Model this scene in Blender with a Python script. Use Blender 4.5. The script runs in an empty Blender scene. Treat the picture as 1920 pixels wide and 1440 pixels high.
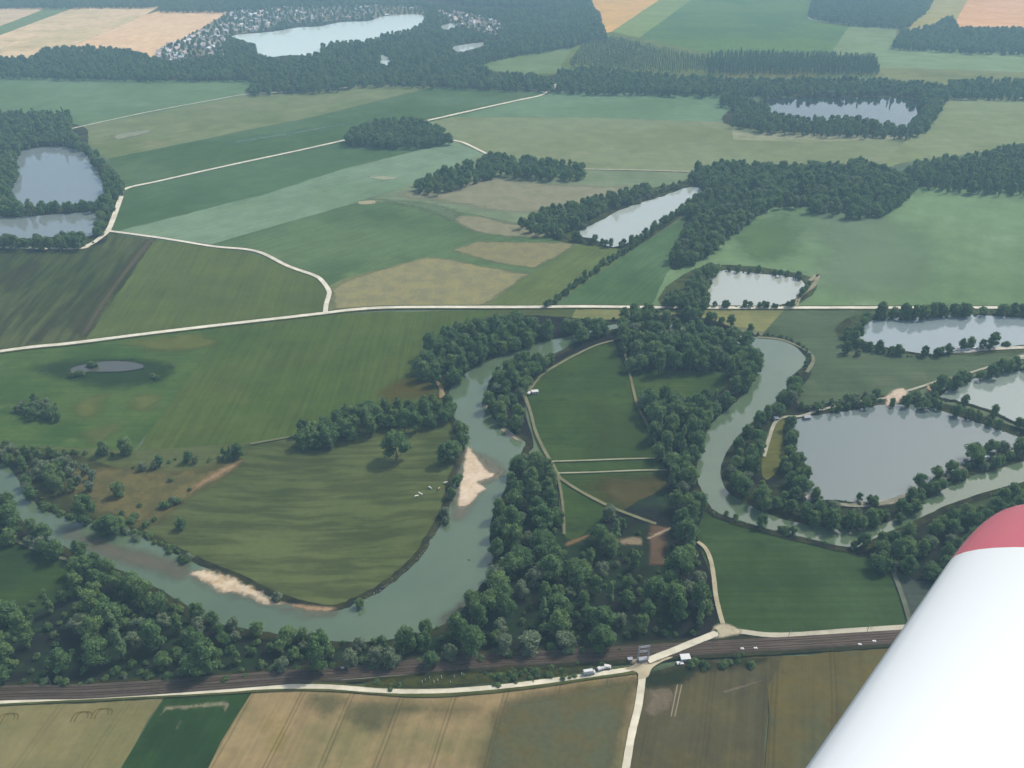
import bpy, bmesh, math, random
import numpy as np
from mathutils import Vector, Matrix
R = math.radians
rng = np.random.default_rng(7)
random.seed(7)
scene = bpy.context.scene
col = scene.collection

# ------------------------------------------------------------------ camera
F_PX, W_PX, H_PX = 1567.0, 1920.0, 1440.0
CAM_H = 334.0
PITCH = math.atan(920.0 / F_PX)          # degrees below the horizon
CP, SP = math.cos(PITCH), math.sin(PITCH)
cam_d = bpy.data.cameras.new("camera")
cam_d.sensor_width = 36.0
cam_d.lens = 36.0 * F_PX / W_PX
cam_d.clip_start = 0.1
cam_d.clip_end = 60000
cam = bpy.data.objects.new("camera", cam_d)
cam.location = (0, 0, CAM_H)
cam.rotation_euler = (math.pi / 2 - PITCH, 0, 0)
col.objects.link(cam)
scene.camera = cam

# ------------------------------------------------------------------ light
SUN_EL, SUN_AZ = R(50), R(54)             # azimuth clockwise from the view direction
world = bpy.data.worlds.new("World")
scene.world = world
world.use_nodes = True
wn = world.node_tree
bg = wn.nodes["Background"]
sky = wn.nodes.new("ShaderNodeTexSky")
sky.sky_type = 'NISHITA'
sky.sun_disc = False
sky.sun_elevation = SUN_EL
sky.sun_rotation = SUN_AZ
sky.air_density = 1.0
sky.dust_density = 4.0
sky.ozone_density = 1.0
wn.links.new(sky.outputs[0], bg.inputs[0])
bg.inputs[1].default_value = 0.15
sd = bpy.data.lights.new("sun", 'SUN')
sd.energy = 2.6
sd.angle = R(2.5)
sd.color = (1.0, 0.95, 0.87)
sun = bpy.data.objects.new("sun", sd)
sdir = Vector((math.sin(SUN_AZ) * math.cos(SUN_EL), math.cos(SUN_AZ) * math.cos(SUN_EL), math.sin(SUN_EL)))
sun.rotation_euler = sdir.to_track_quat('Z', 'Y').to_euler()
sun.location = (0, 0, 600)
col.objects.link(sun)
scene.view_settings.view_transform = 'Standard'
scene.view_settings.look = 'None'
scene.view_settings.exposure = 0.2
scene.view_settings.gamma = 1.0
cy = scene.cycles
cy.max_bounces = 5; cy.diffuse_bounces = 2; cy.glossy_bounces = 2; cy.transmission_bounces = 2
cy.volume_bounces = 1; cy.transparent_max_bounces = 12
cy.use_adaptive_sampling = True; cy.adaptive_threshold = 0.015
cy.use_denoising = True

HAZE = 0.00018
AIR = np.array((0.345, 0.55, 0.725))        # colour far things fade to; only used to turn seen colours into base colours
EXPO = np.array((1.50, 1.49, 1.54))

# ------------------------------------------------------------------ pixel -> ground
def P(x, y, z=0.0):
    u = (x - 960) / F_PX; v = (y - 720) / F_PX
    t = (CAM_H - z) / (SP + v * CP)
    return (u * t, (CP - v * SP) * t)
def Pa(a, z=0.0):
    a = np.asarray(a, float)
    u = (a[:, 0] - 960) / F_PX; v = (a[:, 1] - 720) / F_PX
    t = (CAM_H - z) / (SP + v * CP)
    return np.stack([u * t, (CP - v * SP) * t], 1)
def to_px(X, Y, Z):
    d = Y * CP + (CAM_H - Z) * SP
    v = ((CAM_H - Z) * CP - Y * SP) / d
    return 960 + F_PX * X / d, 720 + F_PX * v
def scale_at(y):
    return F_PX / (CAM_H / (SP + (y - 720) / F_PX * CP))
def srgb(c):
    c = np.asarray(c, float) / 255.0
    return np.where(c <= 0.04045, c / 12.92, ((c + 0.055) / 1.055) ** 2.4)
def base(c, y=None):
    """base colour of something seen as sRGB c at photo row y, with the air in front of it taken off"""
    c = tuple(c)
    if c[1] > c[0]: c = (c[0] + .33 * (c[1] - c[0]), c[1], c[2] + .28 * max(0, c[1] - c[2]))
    l = srgb(c)
    if y is not None:
        t = CAM_H / (SP + (max(y, -100) - 720) / F_PX * CP)
        T = math.exp(-HAZE * t)
        l = (l - (1 - T) * AIR) / (T * EXPO)
    return tuple(np.clip(l, 0.012, 0.9)) + (1.0,)

# ------------------------------------------------------------------ tags and meshes
def tag(o, label=None, cat=None, group=None, kind=None):
    if label: o["label"] = label
    if cat: o["category"] = cat
    if group: o["group"] = group
    if kind: o["kind"] = kind
    return o
def link_mesh(name, me, parent=None):
    o = bpy.data.objects.new(name, me); col.objects.link(o)
    if parent: o.parent = parent
    return o
def bm_obj(name, bm, mats, parent=None, smooth=False):
    me = bpy.data.meshes.new(name); bm.to_mesh(me); bm.free()
    for m in (mats if isinstance(mats, (list, tuple)) else [mats]): me.materials.append(m)
    if smooth:
        me.polygons.foreach_set("use_smooth", [True] * len(me.polygons))
    return link_mesh(name, me, parent)
def empty(name, loc=(0, 0, 0), rz=0.0):
    o = bpy.data.objects.new(name, None); col.objects.link(o)
    o.location = loc; o.rotation_euler = (0, 0, rz); o.empty_display_size = 1
    return o
def smooth_poly(pts, closed=True, n=5):
    pts = np.asarray(pts, float); m = len(pts); out = []
    rngi = range(m if closed else m - 1)
    for i in rngi:
        if closed: p0, p1, p2, p3 = pts[(i - 1) % m], pts[i], pts[(i + 1) % m], pts[(i + 2) % m]
        else: p0, p1, p2, p3 = pts[max(i - 1, 0)], pts[i], pts[i + 1], pts[min(i + 2, m - 1)]
        for k in range(n):
            t = k / n
            out.append(0.5 * ((2 * p1) + (-p0 + p2) * t + (2 * p0 - 5 * p1 + 4 * p2 - p3) * t * t + (-p0 + 3 * p1 - 3 * p2 + p3) * t ** 3))
    if not closed: out.append(pts[-1])
    return np.array(out)
def roughen(w, amp, step):
    """irregular edge: subdivide a closed world outline every `step` metres and nudge it by up to amp metres"""
    out = []; m = len(w)
    for i in range(m):
        a, b = w[i], w[(i + 1) % m]; L = np.hypot(*(b - a)); k = max(1, min(60, int(L / step)))
        n = np.array((-(b - a)[1], (b - a)[0])) / max(L, 1e-6)
        for j in range(k):
            out.append(a + (b - a) * j / k + n * (rng.normal() * amp * (0.3 if j == 0 else 1)))
    return np.array(out)
def inside(px, py, poly):
    poly = np.asarray(poly, float); px = np.asarray(px, float); py = np.asarray(py, float)
    c = np.zeros(px.shape, bool); j = len(poly) - 1
    for i in range(len(poly)):
        xi, yi = poly[i]; xj, yj = poly[j]
        if yi != yj:
            c ^= ((yi > py) != (yj > py)) & (px < (xj - xi) * (py - yi) / (yj - yi) + xi)
        j = i
    return c
def edge_dist(px, py, poly):
    d = np.full(np.shape(px), 1e18); m = len(poly)
    for i in range(m):
        a = poly[i]; b = poly[(i + 1) % m]; e = b - a; L2 = max(e @ e, 1e-9)
        t = np.clip(((px - a[0]) * e[0] + (py - a[1]) * e[1]) / L2, 0, 1)
        d = np.minimum(d, (px - a[0] - t * e[0]) ** 2 + (py - a[1] - t * e[1]) ** 2)
    return np.sqrt(d)
_z = [0.0]
def next_z(step=0.006):
    _z[0] += step; return _z[0]
def sheet_world(name, w, mat, z=None, kind='structure'):
    z = next_z() if z is None else z
    bm = bmesh.new()
    vs = [bm.verts.new((p[0], p[1], z)) for p in w]
    f = bm.faces.new(vs)
    bm.normal_update()
    if f.normal.z < 0: f.normal_flip()
    bmesh.ops.triangulate(bm, faces=[f])
    o = bm_obj(name, bm, mat); tag(o, kind=kind); return o
def sheet(name, px, mat, curve=False, rough=0.0, step=12.0):
    w = Pa(smooth_poly(px)) if curve else Pa(px)
    if rough: w = roughen(w, rough, step)
    return sheet_world(name, w, mat)
def strip_world(name, w, width, mat, z=None, wob=0.025):
    w = np.asarray(w); n = len(w); z = next_z() if z is None else z
    wd = np.broadcast_to(np.asarray(width, float), (n,)) * (1 + rng.normal(size=n) * wob)
    bm = bmesh.new(); L = []; Rr = []
    for i in range(n):
        t = w[min(i + 1, n - 1)] - w[max(i - 1, 0)]; t = t / max(np.hypot(*t), 1e-9); nn = np.array((-t[1], t[0]))
        a = w[i] + nn * wd[i] / 2; b = w[i] - nn * wd[i] / 2
        L.append(bm.verts.new((a[0], a[1], z))); Rr.append(bm.verts.new((b[0], b[1], z)))
    for i in range(n - 1): bm.faces.new((L[i], Rr[i], Rr[i + 1], L[i + 1]))
    o = bm_obj(name, bm, mat); tag(o, kind='structure'); return o
def strip(name, px, width, mat, n=8):
    return strip_world(name, Pa(smooth_poly(px, False, n)), width, mat)

# ------------------------------------------------------------------ materials
class NT:
    def __init__(s, name):
        s.m = bpy.data.materials.new(name); s.m.use_nodes = True; s.t = s.m.node_tree
        s.b = s.t.nodes["Principled BSDF"]; s.out = s.t.nodes["Material Output"]
    def n(s, typ, **k):
        x = s.t.nodes.new(typ)
        for a, b in k.items(): setattr(x, a, b)
        return x
    def l(s, a, b): s.t.links.new(a, b)
    def pos(s, scale=(1, 1, 1), rot=0.0, off=(0, 0, 0)):
        g = s.n("ShaderNodeNewGeometry")
        src = g.outputs["Position"]
        if rot:
            r = s.n("ShaderNodeVectorRotate"); r.rotation_type = 'Z_AXIS'; r.inputs["Angle"].default_value = rot
            s.l(src, r.inputs["Vector"]); src = r.outputs[0]
        m = s.n("ShaderNodeMapping"); m.inputs["Scale"].default_value = scale; m.inputs["Location"].default_value = off
        s.l(src, m.inputs["Vector"]); return m.outputs[0]
    def noise(s, vec, detail=3, rough=0.55, scale=1.0):
        n = s.n("ShaderNodeTexNoise"); n.inputs["Scale"].default_value = scale
        n.inputs["Detail"].default_value = detail; n.inputs["Roughness"].default_value = rough
        s.l(vec, n.inputs["Vector"]); return n.outputs["Fac"]
    def ramp(s, src, lo, hi, a=0.0, b=1.0):
        m = s.n("ShaderNodeMapRange"); m.inputs["From Min"].default_value = lo; m.inputs["From Max"].default_value = hi
        m.inputs["To Min"].default_value = a; m.inputs["To Max"].default_value = b; m.interpolation_type = 'SMOOTHSTEP'
        s.l(src, m.inputs["Value"]); return m.outputs[0]
    def mix(s, fac, a, b, mode='MIX'):
        m = s.n("ShaderNodeMix"); m.data_type = 'RGBA'; m.blend_type = mode
        for sock, val in ((m.inputs[0], fac), (m.inputs[6], a), (m.inputs[7], b)):
            if isinstance(val, bpy.types.NodeSocket): s.l(val, sock)
            else: sock.default_value = val
        return m.outputs[2]
    def math(s, op, a, b=None):
        m = s.n("ShaderNodeMath", operation=op)
        for sock, val in ((m.inputs[0], a), (m.inputs[1], b)):
            if val is None: continue
            if isinstance(val, bpy.types.NodeSocket): s.l(val, sock)
            else: sock.default_value = val
        return m.outputs[0]
    def mul(s, colr, fac_sock):
        v = s.n("ShaderNodeVectorMath", operation='SCALE'); s.l(colr, v.inputs[0]); s.l(fac_sock, v.inputs["Scale"]); return v.outputs[0]
    def done(s, colr, rough=0.9, spec=0.1):
        if isinstance(colr, bpy.types.NodeSocket): s.l(colr, s.b.inputs["Base Color"])
        else: s.b.inputs["Base Color"].default_value = colr
        s.b.inputs["Roughness"].default_value = rough; s.b.inputs["Specular IOR Level"].default_value = spec
        return s.m
def flat(name, c, rough=0.8, spec=0.2, metal=0.0):
    t = NT(name); t.b.inputs["Metallic"].default_value = metal; return t.done(tuple(c)[:3] + (1.0,), rough, spec)
def field_mat(name, c, y, c2=None, patch=90, mixlo=0.42, mixhi=0.62, ang=0.0, streak=0.12, width=3.0, long=80.0, tram=0.0, tspace=26.0, c3=None, fine=0.10):
    """crop or grass: two tones in drifting patches, drill rows along `ang`, fine mottling, optional tramlines"""
    t = NT(name); seed = rng.uniform(-500, 500)
    a = base(c, y); b = base(c2, y) if c2 is not None else tuple(v * 0.84 for v in a[:3]) + (1,)
    p1 = t.noise(t.pos((1 / patch,) * 3, off=(seed, seed, 0)), 5, 0.6)
    colr = t.mix(t.ramp(p1, mixlo, mixhi), a, b)
    if c3 is not None:
        p3 = t.noise(t.pos((2.6 / patch,) * 3, off=(-seed, seed, 3)), 6, 0.65)
        colr = t.mix(t.ramp(p3, 0.56, 0.68), colr, base(c3, y))
    s1 = t.noise(t.pos((1 / long, 1 / width, 1), rot=-ang, off=(seed, 0, 0)), 3, 0.6)
    f = t.ramp(s1, 0.3, 0.7, 1 - streak, 1 + streak)
    s2 = t.noise(t.pos((0.22,) * 3), 6, 0.75)
    f = t.math('MULTIPLY', f, t.ramp(s2, 0.25, 0.75, 1 - fine, 1 + fine))
    s3 = t.noise(t.pos((1 / 28,) * 3, off=(0, seed, 0)), 4, 0.6)
    f = t.math('MULTIPLY', f, t.ramp(s3, 0.3, 0.7, 0.90, 1.10))
    if tram:
        pv = t.pos((1, 1 / tspace, 1), rot=-ang)
        sp = t.n("ShaderNodeSeparateXYZ"); t.l(pv, sp.inputs[0])
        wob = t.math('MULTIPLY', t.noise(t.pos((1 / 60, 1 / 60, 1)), 1), 0.10)
        fr = t.math('FRACT', t.math('ADD', sp.outputs[1], wob))
        d1 = t.math('ABSOLUTE', t.math('SUBTRACT', fr, 0.46)); d2 = t.math('ABSOLUTE', t.math('SUBTRACT', fr, 0.54))
        ln = t.ramp(t.math('MINIMUM', d1, d2), 0.008, 0.026, 1 - tram, 1.0)
        f = t.math('MULTIPLY', f, ln)
    return t.done(t.mul(colr, f), 0.95, 0.05)
def water_mat(name, c, y, rough=0.04, ior=1.33, c2=None, bump=0.06, dark=1.0):
    t = NT(name); a = base(c, y); b = base(c2, y) if c2 is not None else a
    a = tuple(v * dark for v in a[:3]) + (1,); b = tuple(v * dark for v in b[:3]) + (1,)
    nse = t.noise(t.pos((1 / 90,) * 3), 4, 0.6)
    t.done(t.mix(t.ramp(nse, 0.4, 0.65), a, b), rough, 0.5)
    t.b.inputs["IOR"].default_value = ior
    bp = t.n("ShaderNodeBump"); bp.inputs["Strength"].default_value = bump; bp.inputs["Distance"].default_value = 0.3
    t.l(t.noise(t.pos((0.35, 0.9, 1)), 3), bp.inputs["Height"]); t.l(bp.outputs[0], t.b.inputs["Normal"])
    return t.m
def leaf_mat(name, c1, c2, c3):
    """foliage: tone differs from tree to tree and from clump to clump"""
    t = NT(name)
    oi = t.n("ShaderNodeObjectInfo")
    colr = t.mix(oi.outputs["Random"], tuple(c1) + (1,), tuple(c2) + (1,))
    nn = t.noise(t.pos((0.45,) * 3), 3, 0.6)
    colr = t.mix(t.ramp(nn, 0.42, 0.66), colr, tuple(c3) + (1,))
    t.done(colr, 0.75, 0.15)
    tr = t.n("ShaderNodeBsdfTranslucent"); t.l(colr, tr.inputs["Color"])
    ms = t.n("ShaderNodeMixShader"); ms.inputs[0].default_value = 0.42
    t.l(t.b.outputs[0], ms.inputs[1]); t.l(tr.outputs[0], ms.inputs[2]); t.l(ms.outputs[0], t.out.inputs["Surface"])
    return t.m
def patch(name, px, c, y, soft=12.0, nscale=14.0, amax=0.85, curve=True, c2=None, jag=0.5, kind='structure'):
    """soft-edged patch of another tone lying on the ground, worn away to nothing at its rim"""
    w = Pa(smooth_poly(px)) if curve else Pa(px)
    lo = w.min(0) - soft; hi = w.max(0) + soft
    cell = max(soft / 3.0, max(hi - lo) / 140.0)
    nx, ny = (int(v) + 2 for v in (hi - lo) / cell)
    gx, gy = np.meshgrid(lo[0] + np.arange(nx) * cell, lo[1] + np.arange(ny) * cell, indexing='ij')
    d = edge_dist(gx, gy, w); d = np.where(inside(gx, gy, w), d, -d)
    z = next_z()
    verts = np.stack([gx.ravel(), gy.ravel(), np.full(gx.size, z)], 1)
    dd = d.ravel(); keep = dd > -soft
    idx = np.arange(nx * ny).reshape(nx, ny)
    q = np.stack([idx[:-1, :-1], idx[1:, :-1], idx[1:, 1:], idx[:-1, 1:]], -1).reshape(-1, 4)
    q = q[keep[q].any(1)]
    used = np.unique(q); remap = np.zeros(nx * ny, int); remap[used] = np.arange(len(used))
    me = bpy.data.meshes.new(name); me.from_pydata(verts[used].tolist(), [], remap[q].tolist())
    at = me.attributes.new("rim", 'FLOAT', 'POINT'); at.data.foreach_set("value", (dd[used] / soft).astype(np.float32))
    t = NT(name + "_mat"); a = base(c, y)
    b2 = base(c2, y) if c2 is not None else tuple(v * 0.85 for v in a[:3]) + (1,)
    colr = t.mix(t.ramp(t.noise(t.pos((1 / (nscale * 0.8),) * 3), 5, 0.65), 0.4, 0.62), a, b2)
    colr = t.mul(colr, t.ramp(t.noise(t.pos((0.4,) * 3), 3), 0.25, 0.75, 0.9, 1.1))
    t.done(colr, 0.95, 0.05)
    an = t.n("ShaderNodeAttribute"); an.attribute_name = "rim"
    nz = t.noise(t.pos((1 / nscale,) * 3, off=(31, 7, 0)), 6, 0.7)
    al = t.math('ADD', an.outputs["Fac"], t.math('MULTIPLY', t.math('SUBTRACT', nz, 0.5), 4 * jag))
    al = t.ramp(al, -0.3, 0.9, 0.0, amax)
    edge = t.ramp(an.outputs["Fac"], -0.95, -0.4, 0, 1)
    t.l(t.math('MULTIPLY', al, edge), t.b.inputs["Alpha"])
    me.materials.append(t.m)
    return tag(link_mesh(name, me), kind=kind)
# ------------------------------------------------------------------ the land
def ground():
    t = NT("ground_mat")
    v = t.n("ShaderNodeTexVoronoi"); v.inputs["Scale"].default_value = 1.0
    t.l(t.pos((1 / 420, 1 / 260, 1), rot=0.5), v.inputs["Vector"])
    sp = t.n("ShaderNodeSeparateColor"); t.l(v.outputs["Color"], sp.inputs[0])
    cr = t.n("ShaderNodeValToRGB"); t.l(sp.outputs[0], cr.inputs[0]); cr.color_ramp.interpolation = 'CONSTANT'
    e = cr.color_ramp.elements
    e[0].color = (0.085, 0.115, 0.062, 1); e[1].position = 0.3; e[1].color = (0.105, 0.13, 0.07, 1)
    for p_, c_ in ((0.5, (0.075, 0.108, 0.06, 1)), (0.82, (0.125, 0.135, 0.08, 1)), (0.9, (0.095, 0.125, 0.07, 1))):
        k = e.new(p_); k.color = c_
    f = t.ramp(t.noise(t.pos((1 / 60,) * 3), 6, 0.65), 0.3, 0.7, 0.85, 1.15)
    m = t.done(t.mul(cr.outputs[0], f), 0.95, 0.05)
    w = np.array([(-9000, -3000), (9000, -3000), (9000, 14000), (-9000, 14000)], float)
    sheet_world("ground", w, m, z=0.0)
ground()
def fld(px, c, c2=None, curve=False, rough=0.8, **k):
    y = float(np.clip(np.mean([p[1] for p in px]), -60, 1450))
    return sheet("field", px, field_mat("field_mat", c, y, c2, **k), curve, rough)
def ang_px(x0, y0, x1, y1):
    a = P(x0, y0); b = P(x1, y1); return math.atan2(b[1] - a[1], b[0] - a[0])

# far fields
fld([(-400, -140), (2300, -140), (2300, 145), (-400, 145)], (112, 152, 136), (128, 155, 138), patch=300, rough=0)
fld([(-300, 18), (90, 14), (0, 50), (-300, 110)], (216, 204, 190), (204, 196, 182))
fld([(92, 14), (143, 13), (0, 66), (-160, 122), (-160, 106), (0, 49)], (126, 164, 144))
fld([(143, 13), (300, 12), (272, 28), (122, 92), (60, 112), (-200, 120), (0, 66)], (226, 210, 190), (206, 200, 178), patch=200, ang=ang_px(0, 66, 143, 13), c3=(196, 186, 168))
fld([(272, 28), (300, 20), (430, 20), (418, 36), (292, 108), (118, 94)], (230, 210, 190), (226, 205, 184), patch=160, ang=ang_px(130, 88, 270, 30))
fld([(880, -60), (1080, -60), (1012, 14), (880, 10)], (205, 195, 178))
fld([(1060, -60), (1290, -60), (1236, 0), (1140, 64), (1128, 60), (1100, 20)], (215, 192, 165), (205, 188, 165), patch=150)
fld([(1290, -60), (1400, -60), (1296, 0), (1185, 82), (1140, 64), (1236, 0)], (136, 176, 150))
fld([(1390, -60), (1560, -60), (1516, 30), (1530, 42), (1592, 50), (1556, 102), (1300, 104), (1180, 84), (1296, 0)], (108, 158, 138), (100, 150, 132), patch=300, ang=ang_px(1180, 80, 1296, 0))
fld([(1592, 50), (1682, 52), (1674, 90), (1650, 104), (1554, 104)], (132, 170, 148), (126, 162, 140))
fld([(1740, -60), (1860, -60), (1790, 50), (1700, 60)], (172, 184, 160), (165, 176, 150))
fld([(1850, -60), (2100, -60), (2100, 54), (1786, 50)], (224, 196, 180), (214, 186, 168), patch=140)
fld([(1640, 96), (1672, 86), (2100, 106), (2100, 146), (1650, 128)], (130, 172, 146), (124, 164, 140))
fld([(1640, 126), (2100, 142), (2100, 190), (1760, 188), (1640, 165)], (134, 156, 130), (122, 148, 124), patch=80)
fld([(925, 116), (1000, 100), (1098, 80), (1100, 100), (1060, 135), (980, 140), (900, 130), (898, 120)], (120, 160, 138), (114, 154, 132))

# upper middle
fld([(-500, 134), (470, 148), (470, 178), (134, 244), (100, 300), (-500, 300)], (112, 156, 134), (104, 148, 126), patch=260, ang=ang_px(135, 240, 467, 178))
fld([(134, 241), (467, 178), (600, 160), (700, 154), (830, 160), (600, 216), (300, 283), (203, 300), (150, 262)], (128, 154, 130), (116, 146, 122), patch=180, ang=ang_px(135, 240, 467, 178), c3=(138, 154, 132), streak=.16)
fld([(203, 298), (600, 216), (825, 160), (1045, 160), (1040, 176), (798, 232), (640, 268), (235, 356), (215, 330)], (86, 130, 114), (96, 138, 122), patch=160, ang=ang_px(203, 298, 600, 215), streak=.18)
fld([(236, 354), (640, 267), (850, 266), (640, 320), (505, 364), (212, 436), (206, 420)], (88, 134, 112), (82, 126, 108), patch=200, ang=ang_px(236, 354, 640, 267))
fld([(212, 436), (505, 362), (640, 318), (850, 266), (925, 292), (790, 340), (640, 389), (400, 458)], (122, 162, 140), (112, 154, 130), patch=220, ang=ang_px(230, 432, 505, 362), streak=.10)
fld([(840, 222), (1040, 174), (1380, 174), (1380, 232), (1100, 222)], (112, 158, 138), (104, 150, 130), patch=240, ang=ang_px(840, 222, 1375, 229))
fld([(800, 230), (845, 220), (1100, 221), (1380, 230), (1700, 256), (1660, 314), (1300, 324), (1090, 320), (920, 290), (850, 266)], (132, 158, 132), (126, 150, 124), patch=260, c3=(140, 158, 136), ang=ang_px(840, 220, 1375, 229), streak=.08)
fld([(1372, 244), (1420, 248), (1700, 254), (1700, 262), (1500, 266), (1375, 262)], (158, 170, 148), (138, 160, 136), patch=30)
fld([(1770, 182), (2300, 186), (2300, 290), (1920, 275), (1690, 306), (1650, 318), (1702, 256)], (136, 162, 132), (128, 154, 124), patch=200)
fld([(900, 290), (1095, 318), (1300, 324), (1300, 345), (1215, 360), (980, 420), (900, 404), (720, 388), (700, 372), (780, 342)], (118, 150, 126), (128, 156, 132), patch=60)
fld([(395, 458), (640, 388), (690, 376), (790, 386), (900, 404), (990, 430), (1090, 440), (1150, 470), (1000, 512), (905, 500), (640, 530), (620, 545), (600, 516), (545, 494), (470, 472)], (98, 138, 108), (84, 126, 102), patch=150, ang=ang_px(400, 455, 640, 388), c3=(104, 140, 108), tram=.07, tspace=32)
fld([(905, 579), (1000, 510), (1088, 458), (1195, 468), (1110, 520), (1030, 579)], (106, 136, 98), (100, 130, 96), ang=ang_px(905, 577, 1085, 460))
fld([(1030, 579), (1110, 522), (1195, 462), (1300, 400), (1320, 420), (1262, 482), (1300, 500), (1330, 500), (1238, 579)], (88, 134, 106), (80, 124, 100), patch=170, ang=ang_px(1050, 573, 1190, 462))
fld([(1220, 579), (1262, 488), (1330, 440), (1440, 384), (1640, 396), (1712, 350), (2300, 368), (2300, 590), (1480, 579)], (114, 158, 120), (104, 146, 112), patch=260, mixlo=.38, mixhi=.68, ang=ang_px(1600, 400, 1500, 560), c3=(124, 162, 130), streak=.07, width=40, long=400)
# left dark field, its neighbour
fld([(-500, 466), (160, 467), (204, 436), (292, 450), (166, 636), (-500, 740)], (80, 106, 90), (90, 112, 96), patch=140, ang=ang_px(165, 625, 290, 450), streak=.42, width=6, long=60, c3=(84, 106, 96))
fld([(290, 449), (470, 474), (545, 496), (598, 520), (616, 548), (610, 590), (160, 640), (225, 545)], (98, 126, 92), (92, 122, 92), patch=150, ang=ang_px(165, 625, 290, 450), tram=.08, tspace=30)
fld([(616, 580), (610, 540), (640, 524), (800, 482), (992, 515), (908, 580)], (118, 138, 106), (104, 128, 98))
# south of the white track
fld([(-500, 742), (0, 658), (420, 606), (390, 665), (250, 850), (-500, 850)], (84, 122, 82), (70, 112, 80), patch=60, mixlo=.38, mixhi=.62, c3=(94, 126, 84))
fld([(412, 608), (612, 588), (1100, 578), (1250, 580), (1240, 700), (880, 700), (860, 780), (560, 830), (250, 852), (385, 665)], (88, 118, 82), (78, 114, 80), patch=170, c3=(92, 118, 84), ang=ang_px(250, 850, 412, 608), tram=.06, tspace=36)
fld([(1040, 580), (1480, 580), (1434, 624), (1300, 600), (1080, 612)], (142, 148, 104), (128, 142, 102), patch=40)
fld([(920, 580), (1080, 580), (1060, 625), (900, 625)], (92, 118, 92))
fld([(1470, 582), (2300, 582), (2300, 700), (1920, 660), (1690, 746), (1520, 786), (1480, 720), (1520, 672), (1432, 624)], (92, 122, 102), (82, 112, 96), patch=120, c3=(104, 128, 108))
fld([(60, 835), (260, 846), (560, 822), (560, 900), (250, 1000), (60, 930)], (98, 118, 86), (90, 112, 80), patch=40)
# meadow inside the left bend: mown in arcs
def arc_meadow():
    y = 970; t = NT("field_mat"); a = base((96, 116, 82), y); b = base((84, 108, 78), y)
    c = t.mix(t.ramp(t.noise(t.pos((1 / 70,) * 3), 5, .6), .4, .62), a, b)
    cx, cy_ = P(700, 560)
    g = t.n("ShaderNodeNewGeometry")
    sub = t.n("ShaderNodeVectorMath", operation='SUBTRACT'); t.l(g.outputs["Position"], sub.inputs[0]); sub.inputs[1].default_value = (cx, cy_, 0)
    sc = t.n("ShaderNodeVectorMath", operation='MULTIPLY'); t.l(sub.outputs[0], sc.inputs[0]); sc.inputs[1].default_value = (0.62, 1, 0)
    ln = t.n("ShaderNodeVectorMath", operation='LENGTH'); t.l(sc.outputs[0], ln.inputs[0])
    wob = t.math('MULTIPLY', t.noise(t.pos((1 / 80,) * 3), 3, .5), 16)
    r_ = t.math('ADD', ln.outputs["Value"], wob)
    cmb = t.n("ShaderNodeCombineXYZ"); t.l(t.math('MULTIPLY', r_, 1 / 7.5), cmb.inputs[0])
    x5 = t.n("ShaderNodeSeparateXYZ"); t.l(t.pos((1 / 60,) * 3), x5.inputs[0]); t.l(x5.outputs[0], cmb.inputs[1])
    f = t.ramp(t.noise(cmb.outputs[0], 3, .6), .40, .60, .74, 1.2)
    f = t.math('MULTIPLY', f, t.ramp(t.noise(t.pos((.3,) * 3), 4, .7), .25, .75, .92, 1.08))
    m = t.done(t.mul(c, f), .95, .05)
    sheet("meadow", [(440, 850), (470, 832), (550, 826), (640, 812), (760, 795), (860, 765), (885, 850), (862, 900), (850, 960), (800, 1050), (740, 1105), (640, 1145), (520, 1125), (360, 1060), (230, 1000), (200, 960), (330, 930)], m, True, .5)
arc_meadow()
# meadows east of the river
fld([(990, 745), (1010, 700), (1085, 660), (1165, 625), (1190, 690), (1440, 680), (1400, 740), (1200, 760), (1215, 810), (1262, 866), (1270, 1010), (1180, 1000), (1060, 1012), (1045, 900), (1000, 820)], (66, 102, 74), (74, 108, 78), patch=60, c3=(62, 96, 72))
fld([(1050, 893), (1255, 886), (1262, 1010), (1200, 985), (1085, 925)], (66, 100, 72), (76, 100, 72), patch=40)
patch("field", [(1090, 905), (1160, 892), (1256, 886), (1258, 992), (1200, 975), (1130, 945)], (106, 106, 88), 935, soft=14, nscale=16, amax=.8, curve=False, c2=(92, 98, 76))
fld([(1300, 950), (1345, 958), (1420, 990), (1500, 1010), (1610, 1032), (1700, 1074), (1704, 1190), (1362, 1196), (1300, 1100)], (62, 96, 72), (70, 106, 78), patch=80, mixlo=.4, mixhi=.65, c3=(58, 90, 68))
fld([(1668, 1062), (1760, 1075), (2100, 1000), (2100, 1180), (1704, 1180)], (86, 108, 104), (80, 102, 98))
fld([(1090, 66), (1150, 60), (1330, 100), (1330, 136), (1200, 136), (1050, 126)], (118, 150, 128), (108, 142, 122), patch=60)
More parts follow.
